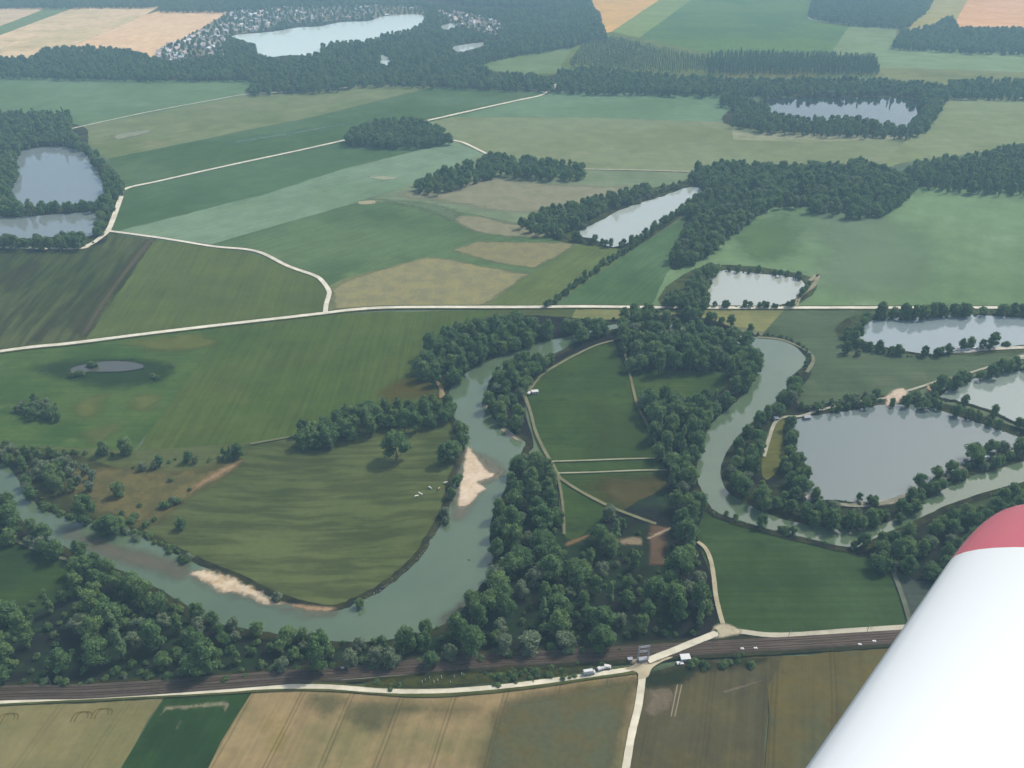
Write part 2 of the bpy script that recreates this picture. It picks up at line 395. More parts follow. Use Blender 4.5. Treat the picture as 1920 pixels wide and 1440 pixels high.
# woodland floor
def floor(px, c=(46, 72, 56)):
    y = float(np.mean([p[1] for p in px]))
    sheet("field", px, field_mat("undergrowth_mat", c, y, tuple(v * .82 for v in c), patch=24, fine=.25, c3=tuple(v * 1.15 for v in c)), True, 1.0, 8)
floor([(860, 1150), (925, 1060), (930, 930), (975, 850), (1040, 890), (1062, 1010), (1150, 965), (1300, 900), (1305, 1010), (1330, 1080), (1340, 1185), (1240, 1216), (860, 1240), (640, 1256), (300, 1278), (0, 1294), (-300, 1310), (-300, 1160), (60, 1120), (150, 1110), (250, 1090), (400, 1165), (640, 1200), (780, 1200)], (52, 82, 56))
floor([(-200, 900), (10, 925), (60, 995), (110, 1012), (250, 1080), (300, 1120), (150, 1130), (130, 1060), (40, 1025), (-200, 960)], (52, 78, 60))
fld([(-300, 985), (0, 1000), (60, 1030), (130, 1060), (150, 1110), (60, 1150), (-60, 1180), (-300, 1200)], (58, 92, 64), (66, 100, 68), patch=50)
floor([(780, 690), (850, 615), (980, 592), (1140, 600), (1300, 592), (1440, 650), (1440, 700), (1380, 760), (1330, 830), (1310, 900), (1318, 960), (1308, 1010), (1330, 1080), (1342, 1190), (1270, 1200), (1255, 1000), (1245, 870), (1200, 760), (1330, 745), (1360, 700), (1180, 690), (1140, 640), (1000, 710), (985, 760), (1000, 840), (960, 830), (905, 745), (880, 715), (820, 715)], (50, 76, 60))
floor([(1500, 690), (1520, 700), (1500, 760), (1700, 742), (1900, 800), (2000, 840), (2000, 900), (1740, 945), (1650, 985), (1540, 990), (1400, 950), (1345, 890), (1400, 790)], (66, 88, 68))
fld([(1428, 880), (1436, 820), (1456, 788), (1474, 795), (1470, 860), (1440, 900)], (108, 120, 80), curve=True)
fld([(1600, 1034), (1680, 985), (1760, 955), (1900, 900), (2100, 870), (2100, 1000), (1700, 1082)], (72, 98, 80), (80, 106, 84), patch=30)
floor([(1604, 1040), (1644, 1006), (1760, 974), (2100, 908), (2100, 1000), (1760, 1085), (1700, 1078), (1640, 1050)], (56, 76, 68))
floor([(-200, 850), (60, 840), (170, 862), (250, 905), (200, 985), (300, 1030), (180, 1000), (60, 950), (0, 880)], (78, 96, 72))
patch("field", [(110, 885), (220, 872), (340, 880), (455, 866), (400, 915), (345, 945), (300, 985), (230, 985), (140, 935)], (124, 122, 96), 925, soft=10, nscale=16, amax=.92, c2=(104, 110, 84))
patch("field", [(452, 862), (440, 880), (395, 905), (355, 925), (370, 905), (400, 885)], (176, 154, 128), 890, soft=5, nscale=9, amax=.85)
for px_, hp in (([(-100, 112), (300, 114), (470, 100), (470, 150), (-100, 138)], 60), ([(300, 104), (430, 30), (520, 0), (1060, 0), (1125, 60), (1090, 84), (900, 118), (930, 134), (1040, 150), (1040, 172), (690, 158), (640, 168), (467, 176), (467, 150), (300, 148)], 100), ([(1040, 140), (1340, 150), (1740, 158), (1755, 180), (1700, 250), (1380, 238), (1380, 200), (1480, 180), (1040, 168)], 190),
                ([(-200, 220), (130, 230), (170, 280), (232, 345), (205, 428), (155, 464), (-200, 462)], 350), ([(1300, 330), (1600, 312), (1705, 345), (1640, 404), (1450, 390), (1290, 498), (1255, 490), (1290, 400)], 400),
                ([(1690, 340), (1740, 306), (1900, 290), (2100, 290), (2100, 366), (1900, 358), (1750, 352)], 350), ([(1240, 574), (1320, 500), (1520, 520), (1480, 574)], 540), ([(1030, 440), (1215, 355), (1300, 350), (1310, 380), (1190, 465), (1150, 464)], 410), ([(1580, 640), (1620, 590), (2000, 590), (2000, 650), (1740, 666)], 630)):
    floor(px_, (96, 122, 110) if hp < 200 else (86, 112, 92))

for vz in ([(820, 18), (880, 20), (950, 44), (930, 66), (856, 48)], [(520, 12), (700, 6), (800, 12), (796, 26), (700, 34), (540, 44)], [(340, 74), (430, 24), (520, 12), (540, 34), (500, 56), (430, 66), (400, 100), (330, 112), (290, 112), (298, 92)]):
    fld(vz, (146, 164, 166), (124, 148, 150), patch=26, c3=(170, 180, 178), rough=3)
# lighter or worn patches that belong to the ground
patch("field", [(740, 366), (900, 334), (1060, 345), (1220, 352), (1150, 375), (985, 402), (850, 384)], (160, 166, 144), 370, soft=20, nscale=26, c2=(146, 158, 136))
patch("field", [(846, 408), (900, 405), (960, 420), (1050, 432), (1030, 446), (930, 442), (880, 432)], (160, 164, 136), 428, soft=8, nscale=14)
patch("field", [(845, 470), (893, 453), (1080, 455), (1078, 464), (1002, 505), (930, 494)], (160, 160, 132), 478, soft=6, nscale=14, curve=False, c2=(146, 150, 122))
patch("field", [(622, 545), (645, 526), (800, 482), (850, 488), (992, 515), (905, 577), (700, 578), (625, 582)], (160, 160, 130), 535, soft=6, nscale=20, curve=False, c2=(144, 150, 120), amax=.95)
patch("field", [(690, 372), (800, 380), (860, 395), (850, 415), (780, 392)], (112, 146, 122), 390, soft=12)
patch("field", [(672, 378), (702, 376), (704, 382), (676, 384)], (190, 188, 164), 380, soft=3)
patch("field", [(690, 332), (720, 330), (750, 334), (715, 338)], (172, 186, 160), 334, soft=4)
patch("field", [(215, 252), (280, 244), (278, 250), (220, 262)], (160, 176, 156), 252, soft=8)
patch("field", [(440, 262), (640, 232), (640, 238), (450, 270)], (104, 148, 132), 250, soft=18)
patch("field", [(1500, 430), (1560, 390), (1680, 400), (1760, 470), (1720, 560), (1540, 545)], (126, 166, 134), 470, soft=60, nscale=90, amax=.6)
patch("field", [(1380, 430), (1480, 400), (1500, 480), (1400, 490)], (100, 148, 108), 450, soft=30, nscale=40, amax=.7)
for q in ([(245, 745), (285, 735), (305, 745), (285, 775), (245, 772)], [(150, 815), (210, 795), (230, 805), (180, 838)], [(130, 760), (190, 735), (200, 760), (160, 790)], [(230, 640), (380, 625), (400, 650), (300, 662)]):
    patch("field", q, (118, 136, 86), float(q[0][1]), soft=12, nscale=14, amax=.75)
patch("field", [(60, 690), (150, 672), (280, 672), (330, 690), (300, 720), (200, 730), (120, 718)], (60, 98, 72), 700, soft=14, nscale=20, amax=.8)
patch("field", [(700, 735), (780, 700), (835, 735), (830, 750), (720, 756)], (112, 112, 84), 735, soft=16, nscale=20, amax=.7)
patch("field", [(1140, 765), (1230, 790), (1240, 850), (1110, 850), (1090, 790)], (82, 114, 80), 820, soft=25, nscale=18, amax=.6)
for q in ([(0, 520), (60, 490), (80, 500), (20, 550)], [(130, 600), (250, 470), (275, 452), (290, 455), (210, 560), (165, 632)], [(60, 630), (130, 560), (140, 570), (80, 640)]):
    patch("field", q, (90, 106, 97), 540, soft=6, nscale=9, amax=.5)
patch("field", [(272, 456), (287, 454), (215, 545), (170, 615), (150, 632), (190, 565)], (118, 120, 106), 540, soft=3.0, nscale=9, amax=.7)
patch("field", [(1215, 980), (1252, 990), (1250, 1062), (1215, 1062)], (118, 106, 98), 1020, soft=3, nscale=14, curve=False, c2=(108, 100, 90), amax=.95)
patch("field", [(1215, 1008), (1253, 990), (1254, 996), (1220, 1012)], (180, 165, 145), 1000, soft=1.2, nscale=5)
patch("field", [(1060, 1018), (1100, 1003), (1104, 1008), (1066, 1026)], (140, 126, 104), 1012, soft=2, nscale=6)
patch("field", [(1160, 1012), (1200, 1008), (1202, 1024), (1165, 1022)], (160, 150, 130), 1015, soft=2.5, nscale=5)

# the fields along the bottom edge
yb = 1370
fld([(-400, 1345), (0, 1319), (312, 1306), (278, 1352), (222, 1450), (140, 1600), (-400, 1600)], (142, 138, 106), (132, 132, 100), patch=50, ang=ang_px(225, 1440, 300, 1320), streak=.05, c3=(136, 134, 98), tram=.12, tspace=30)
fld([(310, 1308), (476, 1297), (388, 1450), (300, 1600), (140, 1600), (222, 1450), (280, 1350)], (48, 86, 56), (54, 94, 62), patch=30, ang=ang_px(393, 1440, 475, 1298), streak=.12)
fld([(474, 1298), (540, 1291), (640, 1294), (800, 1302), (960, 1292), (1192, 1262), (1198, 1280), (1166, 1450), (1140, 1600), (300, 1600), (388, 1450)], (163, 147, 116), (136, 133, 102), patch=70, mixlo=.44, mixhi=.62, ang=ang_px(393, 1440, 475, 1298), c3=(150, 138, 102), streak=.09, tram=.3, tspace=24)
patch("field", [(930, 1320), (1000, 1295), (1192, 1268), (1192, 1290), (1164, 1450), (1140, 1600), (860, 1600), (905, 1400)], (104, 114, 88), 1370, soft=9, nscale=30, amax=.88, curve=False, c2=(114, 112, 88))
patch("field", [(640, 1310), (800, 1318), (900, 1330), (860, 1345), (760, 1350), (700, 1378), (650, 1360)], (104, 116, 84), 1345, soft=10, nscale=18, amax=.6)
patch("field", [(560, 1300), (660, 1305), (620, 1345), (590, 1340)], (118, 124, 90), 1330, soft=8, nscale=14, amax=.6)
fld([(1212, 1266), (1300, 1240), (1470, 1232), (1440, 1290), (1434, 1450), (1430, 1600), (1150, 1600), (1176, 1450)], (102, 101, 84), (94, 97, 80), patch=60, ang=ang_px(1434, 1440, 1440, 1290), c3=(108, 104, 84), streak=.10, tram=.12)
fld([(1468, 1232), (1650, 1218), (2200, 1190), (2200, 1600), (1430, 1600), (1432, 1450), (1440, 1290)], (110, 106, 82), (98, 106, 82), patch=40, ang=ang_px(1434, 1440, 1440, 1290), c3=(108, 100, 80), streak=.07, tram=.2, tspace=28)
patch("field", [(1208, 1300), (1225, 1285), (1262, 1290), (1268, 1320), (1240, 1345), (1206, 1340)], (138, 130, 114), 1315, soft=5, nscale=8, amax=.8)
patch("field", [(1205, 1265), (1290, 1245), (1430, 1232), (1420, 1250), (1330, 1262), (1260, 1290), (1200, 1295)], (58, 80, 60), 1262, soft=6, nscale=12, amax=.9)
patch("field", [(1355, 1296), (1385, 1288), (1424, 1277), (1424, 1281), (1388, 1293), (1360, 1302)], (150, 142, 126), 1290, soft=1.5, nscale=4, amax=.8)
for a_, b_ in (((1258, 1345), (1270, 1285)), ((1265, 1345), (1278, 1285))):
    strip("farm_track", [a_, b_], 0.5, flat("track_mat", base((160, 152, 136), 1315), .95, .05))
for q in ([(300, 1345), (308, 1326), (420, 1316), (432, 1320), (424, 1340), (418, 1340), (420, 1326), (314, 1334)], [(330, 1368), (338, 1354), (340, 1356), (333, 1370)]):
    patch("field", q, (146, 150, 116), 1330, soft=1.6, nscale=5, curve=False, amax=.85, jag=.7)
# turning loops left by the sprayer
loop_m = flat("wheel_mark_mat", base((112, 108, 80), 1350), .95, .05)
for x, y in ((12, 1345), (150, 1342), (188, 1336)):
    for o in (0, 7):
        strip("farm_track", [(x - 18 + o, y + 14), (x - 8 + o, y - 2), (x + 8 + o, y - 6), (x + 16 + o, y - 2), (x + 14 + o, y + 6)], 0.55, loop_m)

# ------------------------------------------------------------------ water
bank_m = field_mat("bank_mat", (72, 88, 70), 900, (56, 76, 60), patch=12, fine=.2)
RIVER = {}
def grow(w, amt):
    c = w - 0; n = len(w); out = []
    area = 0.5 * np.sum(w[:, 0] * np.roll(w[:, 1], -1) - np.roll(w[:, 0], -1) * w[:, 1]); sgn = 1 if area > 0 else -1
    for i in range(n):
        t = w[(i + 1) % n] - w[i - 1]; t = t / max(np.hypot(*t), 1e-9)
        out.append(w[i] + sgn * np.array((t[1], -t[0])) * amt)
    return np.array(out)
WATER = []
def water(name, px, mat, bank=3.0, label=None, rough=1.0):
    w = roughen(Pa(smooth_poly(px)), rough, 6.0)
    if bank: sheet_world("river_bank" if name == "river" else "lake_shore", grow(w, bank), bank_m)
    o = sheet_world(name, w, mat); WATER.append(np.array(w)); return o
river_px = [(-250, 760), (-120, 830), (0, 868), (30, 895), (58, 935), (78, 955), (105, 965), (150, 975), (200, 990), (250, 1002), (310, 1030), (360, 1055), (430, 1085), (500, 1118), (560, 1140), (620, 1148), (665, 1136), (720, 1106), (770, 1066), (800, 1032), (824, 990), (842, 955), (852, 905), (868, 862), (872, 830), (858, 795), (846, 765), (842, 735), (862, 712), (890, 690), (925, 675), (970, 660), (1010, 645), (1060, 633), (1120, 618), (1150, 610), (1220, 606), (1300, 612), (1360, 626), (1420, 634), (1470, 640), (1505, 664), (1508, 684), (1486, 706), (1466, 745), (1430, 775), (1392, 810), (1362, 850), (1350, 890), (1366, 925), (1410, 952), (1470, 975), (1540, 990), (1610, 992), (1670, 978), (1718, 955), (1750, 930), (1800, 903), (1870, 880), (2000, 850), (2200, 830),
            (2200, 880), (2000, 890), (1880, 915), (1800, 940), (1760, 955), (1700, 985), (1650, 1005), (1610, 1026), (1560, 1022), (1490, 1005), (1420, 988), (1370, 972), (1335, 955), (1312, 915), (1306, 880), (1318, 835), (1330, 800), (1360, 772), (1395, 740), (1418, 705), (1420, 672), (1396, 650), (1340, 634), (1260, 616), (1180, 614), (1130, 624), (1080, 642), (1040, 664), (1000, 672), (960, 690), (925, 705), (912, 735), (912, 762), (930, 790), (962, 815), (984, 830), (978, 850), (966, 880), (948, 915), (935, 945), (922, 975), (918, 1010), (926, 1050), (912, 1085), (885, 1120), (850, 1160), (800, 1185), (740, 1200), (650, 1205), (560, 1195), (470, 1182), (400, 1168), (340, 1130), (280, 1095), (200, 1062), (120, 1026), (70, 1002), (30, 965), (0, 925), (-120, 880), (-250, 820)]
river_m = water_mat("river_mat", (108, 144, 112), 980, .035, 1.72, (100, 136, 108), dark=.80)
water("river", river_px, river_m, 5.0)
lake_green = (190, 222, 214); lake_blue = (140, 158, 172)
def lake(px, c, ior=1.33, rough=.03, bank=2.5, r=1.5, bump=.06, dark=.6):
    y = float(np.mean([p[1] for p in px]))
    return water("lake", px, water_mat("lake_mat", c, y, rough, ior + .2, bump=bump, dark=dark), bank, rough=r)
lake([(434, 68), (510, 60), (560, 52), (600, 50), (640, 42), (690, 40), (720, 31), (790, 28), (796, 44), (776, 60), (740, 70), (700, 80), (640, 84), (606, 92), (598, 104), (540, 104), (500, 108), (480, 100), (478, 84)], (222, 250, 248), 1.6, dark=1.0)
lake([(712, 104), (726, 108), (732, 120), (716, 122)], (205, 230, 232), 1.6, bank=0, dark=.9)
lake([(826, 50), (850, 44), (856, 50), (836, 56)], (205, 230, 232), 1.6, bank=0, dark=.9)
lake([(850, 88), (905, 80), (906, 86), (862, 98)], (205, 230, 232), 1.6, bank=0, dark=.9)
lake([(1440, 188), (1560, 184), (1720, 190), (1704, 246), (1640, 236), (1580, 226), (1500, 228), (1440, 208)], (84, 124, 136), 1.7, dark=.5)
lake([(36, 290), (70, 278), (120, 276), (160, 290), (186, 325), (204, 366), (176, 386), (90, 388), (20, 384), (28, 340)], (164, 190, 198), 1.5, dark=.6)
lake([(-100, 410), (60, 406), (186, 400), (178, 440), (100, 446), (-100, 446)], (165, 190, 194), 1.5)
lake([(1080, 440), (1125, 415), (1170, 392), (1240, 370), (1290, 352), (1316, 358), (1290, 384), (1205, 442), (1150, 464), (1115, 450)], (205, 226, 218), 1.5, dark=.7)
lake([(1332, 574), (1342, 514), (1400, 512), (1505, 528), (1484, 566), (1420, 576)], (200, 216, 204), 1.5, dark=.75)
lake([(1608, 636), (1640, 600), (1740, 596), (1820, 592), (1930, 598), (2060, 605), (2060, 640), (1930, 648), (1860, 654), (1800, 658), (1740, 666), (1660, 652)], (172, 202, 208), 1.5)
lake([(1476, 800), (1520, 782), (1590, 772), (1660, 760), (1735, 764), (1800, 784), (1860, 804), (1910, 822), (1906, 838), (1830, 862), (1772, 892), (1722, 920), (1650, 942), (1570, 940), (1512, 932), (1512, 895), (1482, 860)], (138, 168, 168), 1.45)
lake([(1764, 742), (1830, 710), (1920, 696), (2080, 690), (2080, 850), (1920, 798), (1850, 768), (1790, 752)], (176, 204, 192), 1.5)
lake([(133, 697), (140, 690), (180, 681), (230, 679), (268, 686), (262, 693), (220, 698), (170, 698), (145, 702)], (118, 130, 124), 1.33, bank=1.5, r=.4)
# gravel bars, higher in the middle, drowned at the rim
sand = (230, 214, 194)
patch("shallows", [(866, 850), (900, 850), (950, 880), (930, 900), (900, 930), (880, 965), (850, 980), (848, 930)], (140, 142, 126), 910, soft=8, nscale=16, amax=.8)
patch("gravel_bar", [(876, 838), (888, 850), (905, 872), (916, 886), (928, 888), (922, 898), (898, 905), (914, 918), (898, 930), (884, 946), (868, 952), (858, 950), (862, 905), (870, 870)], sand, 900, soft=2.5, nscale=12, amax=1, c2=(216, 198, 174), jag=.6)
patch("gravel_bar", [(925, 900), (938, 888), (944, 884), (940, 892), (930, 902)], (180, 160, 136), 893, soft=1.5, nscale=6, amax=.6)
patch("shallows", [(340, 1065), (360, 1068), (450, 1105), (560, 1140), (640, 1146), (600, 1165), (480, 1140), (380, 1100)], (132, 134, 118), 1110, soft=8, nscale=14, amax=.75)
patch("gravel_bar", [(354, 1078), (375, 1068), (400, 1072), (440, 1086), (475, 1102), (508, 1124), (540, 1134), (500, 1136), (460, 1118), (420, 1112), (385, 1096)], (226, 212, 188), 1100, soft=3.5, nscale=8, amax=1, c2=(204, 184, 156), jag=.8)
patch("gravel_bar", [(510, 1126), (560, 1134), (632, 1142), (600, 1150), (560, 1144)], (184, 160, 134), 1140, soft=2.2, nscale=8, amax=.9)
patch("shallows", [(104, 985), (150, 990), (220, 1020), (330, 1050), (360, 1075), (330, 1090), (200, 1050), (120, 1015)], (128, 128, 118), 1035, soft=9, nscale=20, amax=.7)
patch("shallows", [(820, 1160), (860, 1130), (885, 1110), (880, 1140), (840, 1175)], (112, 118, 108), 1140, soft=6, nscale=10, amax=.8)
patch("gravel_bar", [(905, 752), (918, 762), (916, 770), (904, 764)], (176, 166, 156), 760, soft=2, nscale=5)
patch("gravel_bar", [(938, 804), (955, 812), (974, 826), (980, 832), (965, 826), (945, 814)], (190, 170, 160), 816, soft=1.6, nscale=6)

# ------------------------------------------------------------------ roads and tracks
def track_m(c, y): return field_mat("track_mat", c, y, tuple(v * .93 for v in c), patch=10, fine=.06, streak=.04)
white = (236, 234, 220)
verge_m = field_mat("verge_mat", (98, 112, 82), 900, (84, 104, 76), patch=14, fine=.15)
main_px = [(-400, 722), (0, 660), (133, 645), (267, 628), (400, 612), (533, 597), (610, 588), (660, 582), (720, 578), (800, 577), (980, 577), (1100, 576), (1290, 578), (1605, 578), (2000, 578), (2300, 578)]
strip("verge", main_px, 9, verge_m); strip("farm_track", main_px, 5.0, track_m(white, 600))
tr = lambda p, w, c=white, n=8: strip("farm_track", p, w, track_m(c, float(np.mean([q[1] for q in p]))), n)
tr([(-300, 458), (0, 465), (140, 467), (168, 460), (188, 447), (203, 433), (215, 405), (226, 374), (236, 355), (300, 340), (420, 313), (560, 283), (640, 265), (668, 258)], 6.0)
tr([(203, 434), (300, 447), (400, 463), (480, 472), (540, 500), (590, 518), (606, 530), (617, 547), (616, 558), (612, 572), (610, 589)], 4.5)
tr([(134, 242), (267, 213), (400, 188), (467, 177), (560, 172), (650, 165), (672, 158)], 5.0, (206, 214, 200))
tr([(792, 229), (880, 209), (970, 189), (1012, 180), (1030, 171), (1040, 164), (1043, 156)], 7.0)
tr([(980, 165), (1005, 170), (1022, 174)], 4.0, (190, 200, 186))
tr([(850, 264), (868, 268), (888, 277), (912, 289)], 5.0)
tr([(1096, 318), (1200, 320), (1300, 323)], 4.0, (190, 196, 172))
tr([(1518, 28), (1524, 38), (1600, 46), (1690, 50)], 7.0, (176, 196, 196))
tr([(1010, 96), (1050, 86), (1098, 79)], 6.0, (180, 196, 186))
tr([(1518, 528), (1534, 516), (1524, 538), (1500, 556), (1492, 576)], 4.0, (160, 162, 140))
tr([(1150, 640), (1115, 650), (1070, 672), (1022, 700), (1004, 718), (990, 738), (985, 745), (995, 775), (1004, 810), (1020, 845), (1036, 872), (1048, 895), (1060, 905), (1090, 924), (1140, 950), (1190, 970), (1230, 984)], 2.4, (138, 146, 118))
tr([(1046, 895), (1052, 925), (1056, 960), (1058, 1004)], 1.8, (130, 136, 110))
tr([(1030, 867), (1100, 865), (1180, 862), (1248, 861)], 1.5, (164, 172, 140)); tr([(1046, 889), (1120, 887), (1190, 884), (1250, 883)], 1.5, (164, 172, 140))
tr([(1166, 640), (1178, 690), (1188, 735), (1196, 765), (1212, 795), (1228, 830), (1246, 858)], 2.2, (138, 140, 112))
tr([(782, 694), (810, 712), (826, 726), (828, 748)], 3.5, (150, 140, 118)); tr([(822, 722), (836, 748)], 2.2, (168, 158, 134))
tr([(470, 834), (510, 827), (560, 818)], 2.2, (128, 140, 112))
tr([(1420, 634), (1462, 638), (1500, 652), (1520, 666), (1524, 680), (1512, 700)], 3.0, (140, 150, 128), 6)
tr([(1912, 672), (2100, 640)], 6, (205, 208, 196)); tr([(1340 + 580, 672), (1860, 688), (1800, 706), (1760, 716), (1710, 732), (1680, 740), (1660, 748), (1600, 756), (1540, 770), (1500, 782), (1470, 784), (1452, 796), (1440, 830), (1432, 858)], 2.4, (186, 188, 168))
patch("clearing", [(1662, 742), (1690, 728), (1706, 744), (1692, 750), (1670, 768), (1660, 760)], (226, 208, 190), 746, soft=3, nscale=10, amax=.95)
patch("clearing", [(1736, 722), (1752, 722), (1756, 738), (1742, 738)], (206, 186, 168), 730, soft=3, nscale=8)
patch("clearing", [(1600, 944), (1650, 940), (1690, 932), (1718, 918), (1714, 930), (1670, 948), (1610, 952)], (204, 196, 178), 938, soft=2.5, nscale=9, amax=.9)
tr([(1560, 946), (1610, 950), (1660, 944), (1710, 926), (1760, 904), (1820, 872), (1880, 852), (1960, 840)], 3.2, (158, 160, 142))
tr([(1790, 660), (1840, 657), (1920, 653), (2050, 648)], 4.5, (216, 214, 200))
patch("clearing", [(1760, 660), (1790, 652), (1830, 656), (1830, 662), (1790, 664)], (220, 224, 220), 658, soft=3, nscale=7)
tr([(1672, 1070), (1684, 1100), (1696, 1135), (1706, 1170), (1712, 1184)], 2.6, (118, 132, 118))
tr([(-60, 975), (0, 992), (40, 1020), (90, 1040), (140, 1056)], 2.2, (118, 130, 112))
tr([(1308, 1018), (1322, 1030), (1332, 1052), (1338, 1085), (1342, 1120), (1350, 1155), (1360, 1188)], 2.5, (196, 190, 164))

# railway: ballast, two pairs of rails
rail_N = [(-500, 1312), (0, 1291), (230, 1285), (440, 1270), (640, 1253), (900, 1232), (1180, 1216), (1300, 1210), (1400, 1204), (1500, 1199), (1690, 1187), (2300, 1150)]
rail_S = [(-500, 1338), (0, 1314), (130, 1312), (440, 1291), (640, 1275), (900, 1254), (1180, 1236), (1300, 1228), (1400, 1223), (1500, 1217), (1690, 1205), (2300, 1168)]
nN, nS = Pa(smooth_poly(rail_N, False, 12)), Pa(smooth_poly(rail_S, False, 12))
strip_world("verge", (nN + nS) / 2, 13, field_mat("verge_mat", (62, 78, 60), 1260, (74, 84, 64), patch=10, fine=.2))
ball_m = field_mat("ballast_mat", (104, 101, 99), 1260, (92, 90, 87), patch=20, fine=.14, streak=.10, width=.8, long=60, ang=.05)
mid = (nN + nS) / 2; gap = np.hypot(*(nN - nS).T).mean()
def along(mid, off):
    t = np.gradient(mid, axis=0); t /= np.hypot(*t.T)[:, None]; return mid + np.stack([-t[:, 1], t[:, 0]], 1) * off
def ballast():
    zb = next_z(.01); bm = bmesh.new(); rows = []
    prof = [(-4.5, 0), (-3.9, .35), (3.9, .35), (4.5, 0)]
    lines = [(along(mid, o), h) for o, h in prof]
    for l_, h in lines: rows.append([bm.verts.new((p[0], p[1], zb + h)) for p in l_])
    for a, b in zip(rows[:-1], rows[1:]):
        for i in range(len(a) - 1): bm.faces.new((a[i], a[i + 1], b[i + 1], b[i]))
    tag(bm_obj("railway_ballast", bm, ball_m), kind='structure'); return zb + .35
z_rail = ballast()
sleeper_m = field_mat("sleeper_mat", (92, 89, 87), 1260, (98, 95, 93), patch=8, streak=.2, width=.5, long=40, ang=.05)
rail_m = flat("rail_mat", (.16, .12, .10), .5, .4, .6)
def rails():
    bm = bmesh.new()
    for off in (-2.5, -1.06, 1.06, 2.5):
        a, b = along(mid, off - .07), along(mid, off + .07)
        va = [bm.verts.new((p[0], p[1], z_rail + .22)) for p in a]; vb = [bm.verts.new((p[0], p[1], z_rail + .22)) for p in b]
        vc = [bm.verts.new((p[0], p[1], z_rail + .03)) for p in a]; vd = [bm.verts.new((p[0], p[1], z_rail + .03)) for p in b]
        for i in range(len(a) - 1):
            bm.faces.new((va[i], va[i + 1], vb[i + 1], vb[i])); bm.faces.new((vc[i], va[i], va[i + 1], vc[i + 1])); bm.faces.new((vb[i], vd[i], vd[i + 1], vb[i + 1]))
    tag(bm_obj("railway_rails", bm, rail_m), kind='structure')
for o in (-1.78, 1.78): strip_world("railway_sleepers", along(mid, o), 2.3, sleeper_m, z=z_rail + .012, wob=0)
rails()
tr([(640, 1276), (740, 1268), (840, 1256), (950, 1250), (1080, 1241), (1180, 1235)], 1.4, (168, 164, 154))
# the lane south of the railway, the crossing and its branches
strip("verge", [(-400, 1342), (0, 1318), (200, 1308), (400, 1298), (540, 1290), (640, 1292), (800, 1302), (960, 1290), (1100, 1270), (1190, 1258)], 5, verge_m)
cw = (236, 231, 210); cj = track_m(cw, 1270)
strip("farm_track", [(-400, 1342), (0, 1318), (200, 1308), (400, 1298), (480, 1292), (540, 1290), (600, 1290), (640, 1292), (720, 1298), (800, 1299), (870, 1296), (960, 1288), (1060, 1275), (1130, 1265), (1176, 1258), (1205, 1250)], 2.7, cj)
strip("farm_track", [(1218, 1240), (1206, 1262), (1202, 1290), (1196, 1330), (1184, 1380), (1172, 1450), (1150, 1580)], 3.5, cj)
sheet("farm_track", [(1172, 1257), (1190, 1248), (1196, 1238), (1222, 1236), (1250, 1226), (1262, 1222), (1262, 1234), (1240, 1244), (1222, 1256), (1214, 1272), (1197, 1276), (1196, 1266), (1188, 1261)], track_m((206, 196, 172), 1250), True)
strip_world("level_crossing", Pa(smooth_poly([(1214, 1243), (1236, 1234), (1262, 1224), (1296, 1210), (1326, 1198), (1344, 1191)], False, 5)), 3.8, cj, z=z_rail + .24)
strip("farm_track", [(1316, 1204), (1340, 1192), (1358, 1186), (1390, 1187), (1440, 1193), (1500, 1192), (1580, 1186), (1700, 1178), (1900, 1165), (2200, 1140)], 3.2, track_m((206, 202, 184), 1190))
patch("clearing", [(1338, 1176), (1362, 1172), (1392, 1188), (1360, 1198), (1330, 1200)], (202, 194, 170), 1188, soft=2.0, nscale=6, amax=1)
patch("clearing", [(1176, 1236), (1200, 1228), (1240, 1230), (1236, 1244), (1190, 1250)], (186, 172, 150), 1238, soft=2.0, nscale=5, amax=.9)
patch("field", [(690, 1292), (700, 1276), (800, 1266), (930, 1260), (1060, 1252), (1180, 1244), (1060, 1268), (930, 1284), (800, 1294)], (84, 96, 66), 1275, soft=3, nscale=8, amax=.9, c2=(66, 84, 58))
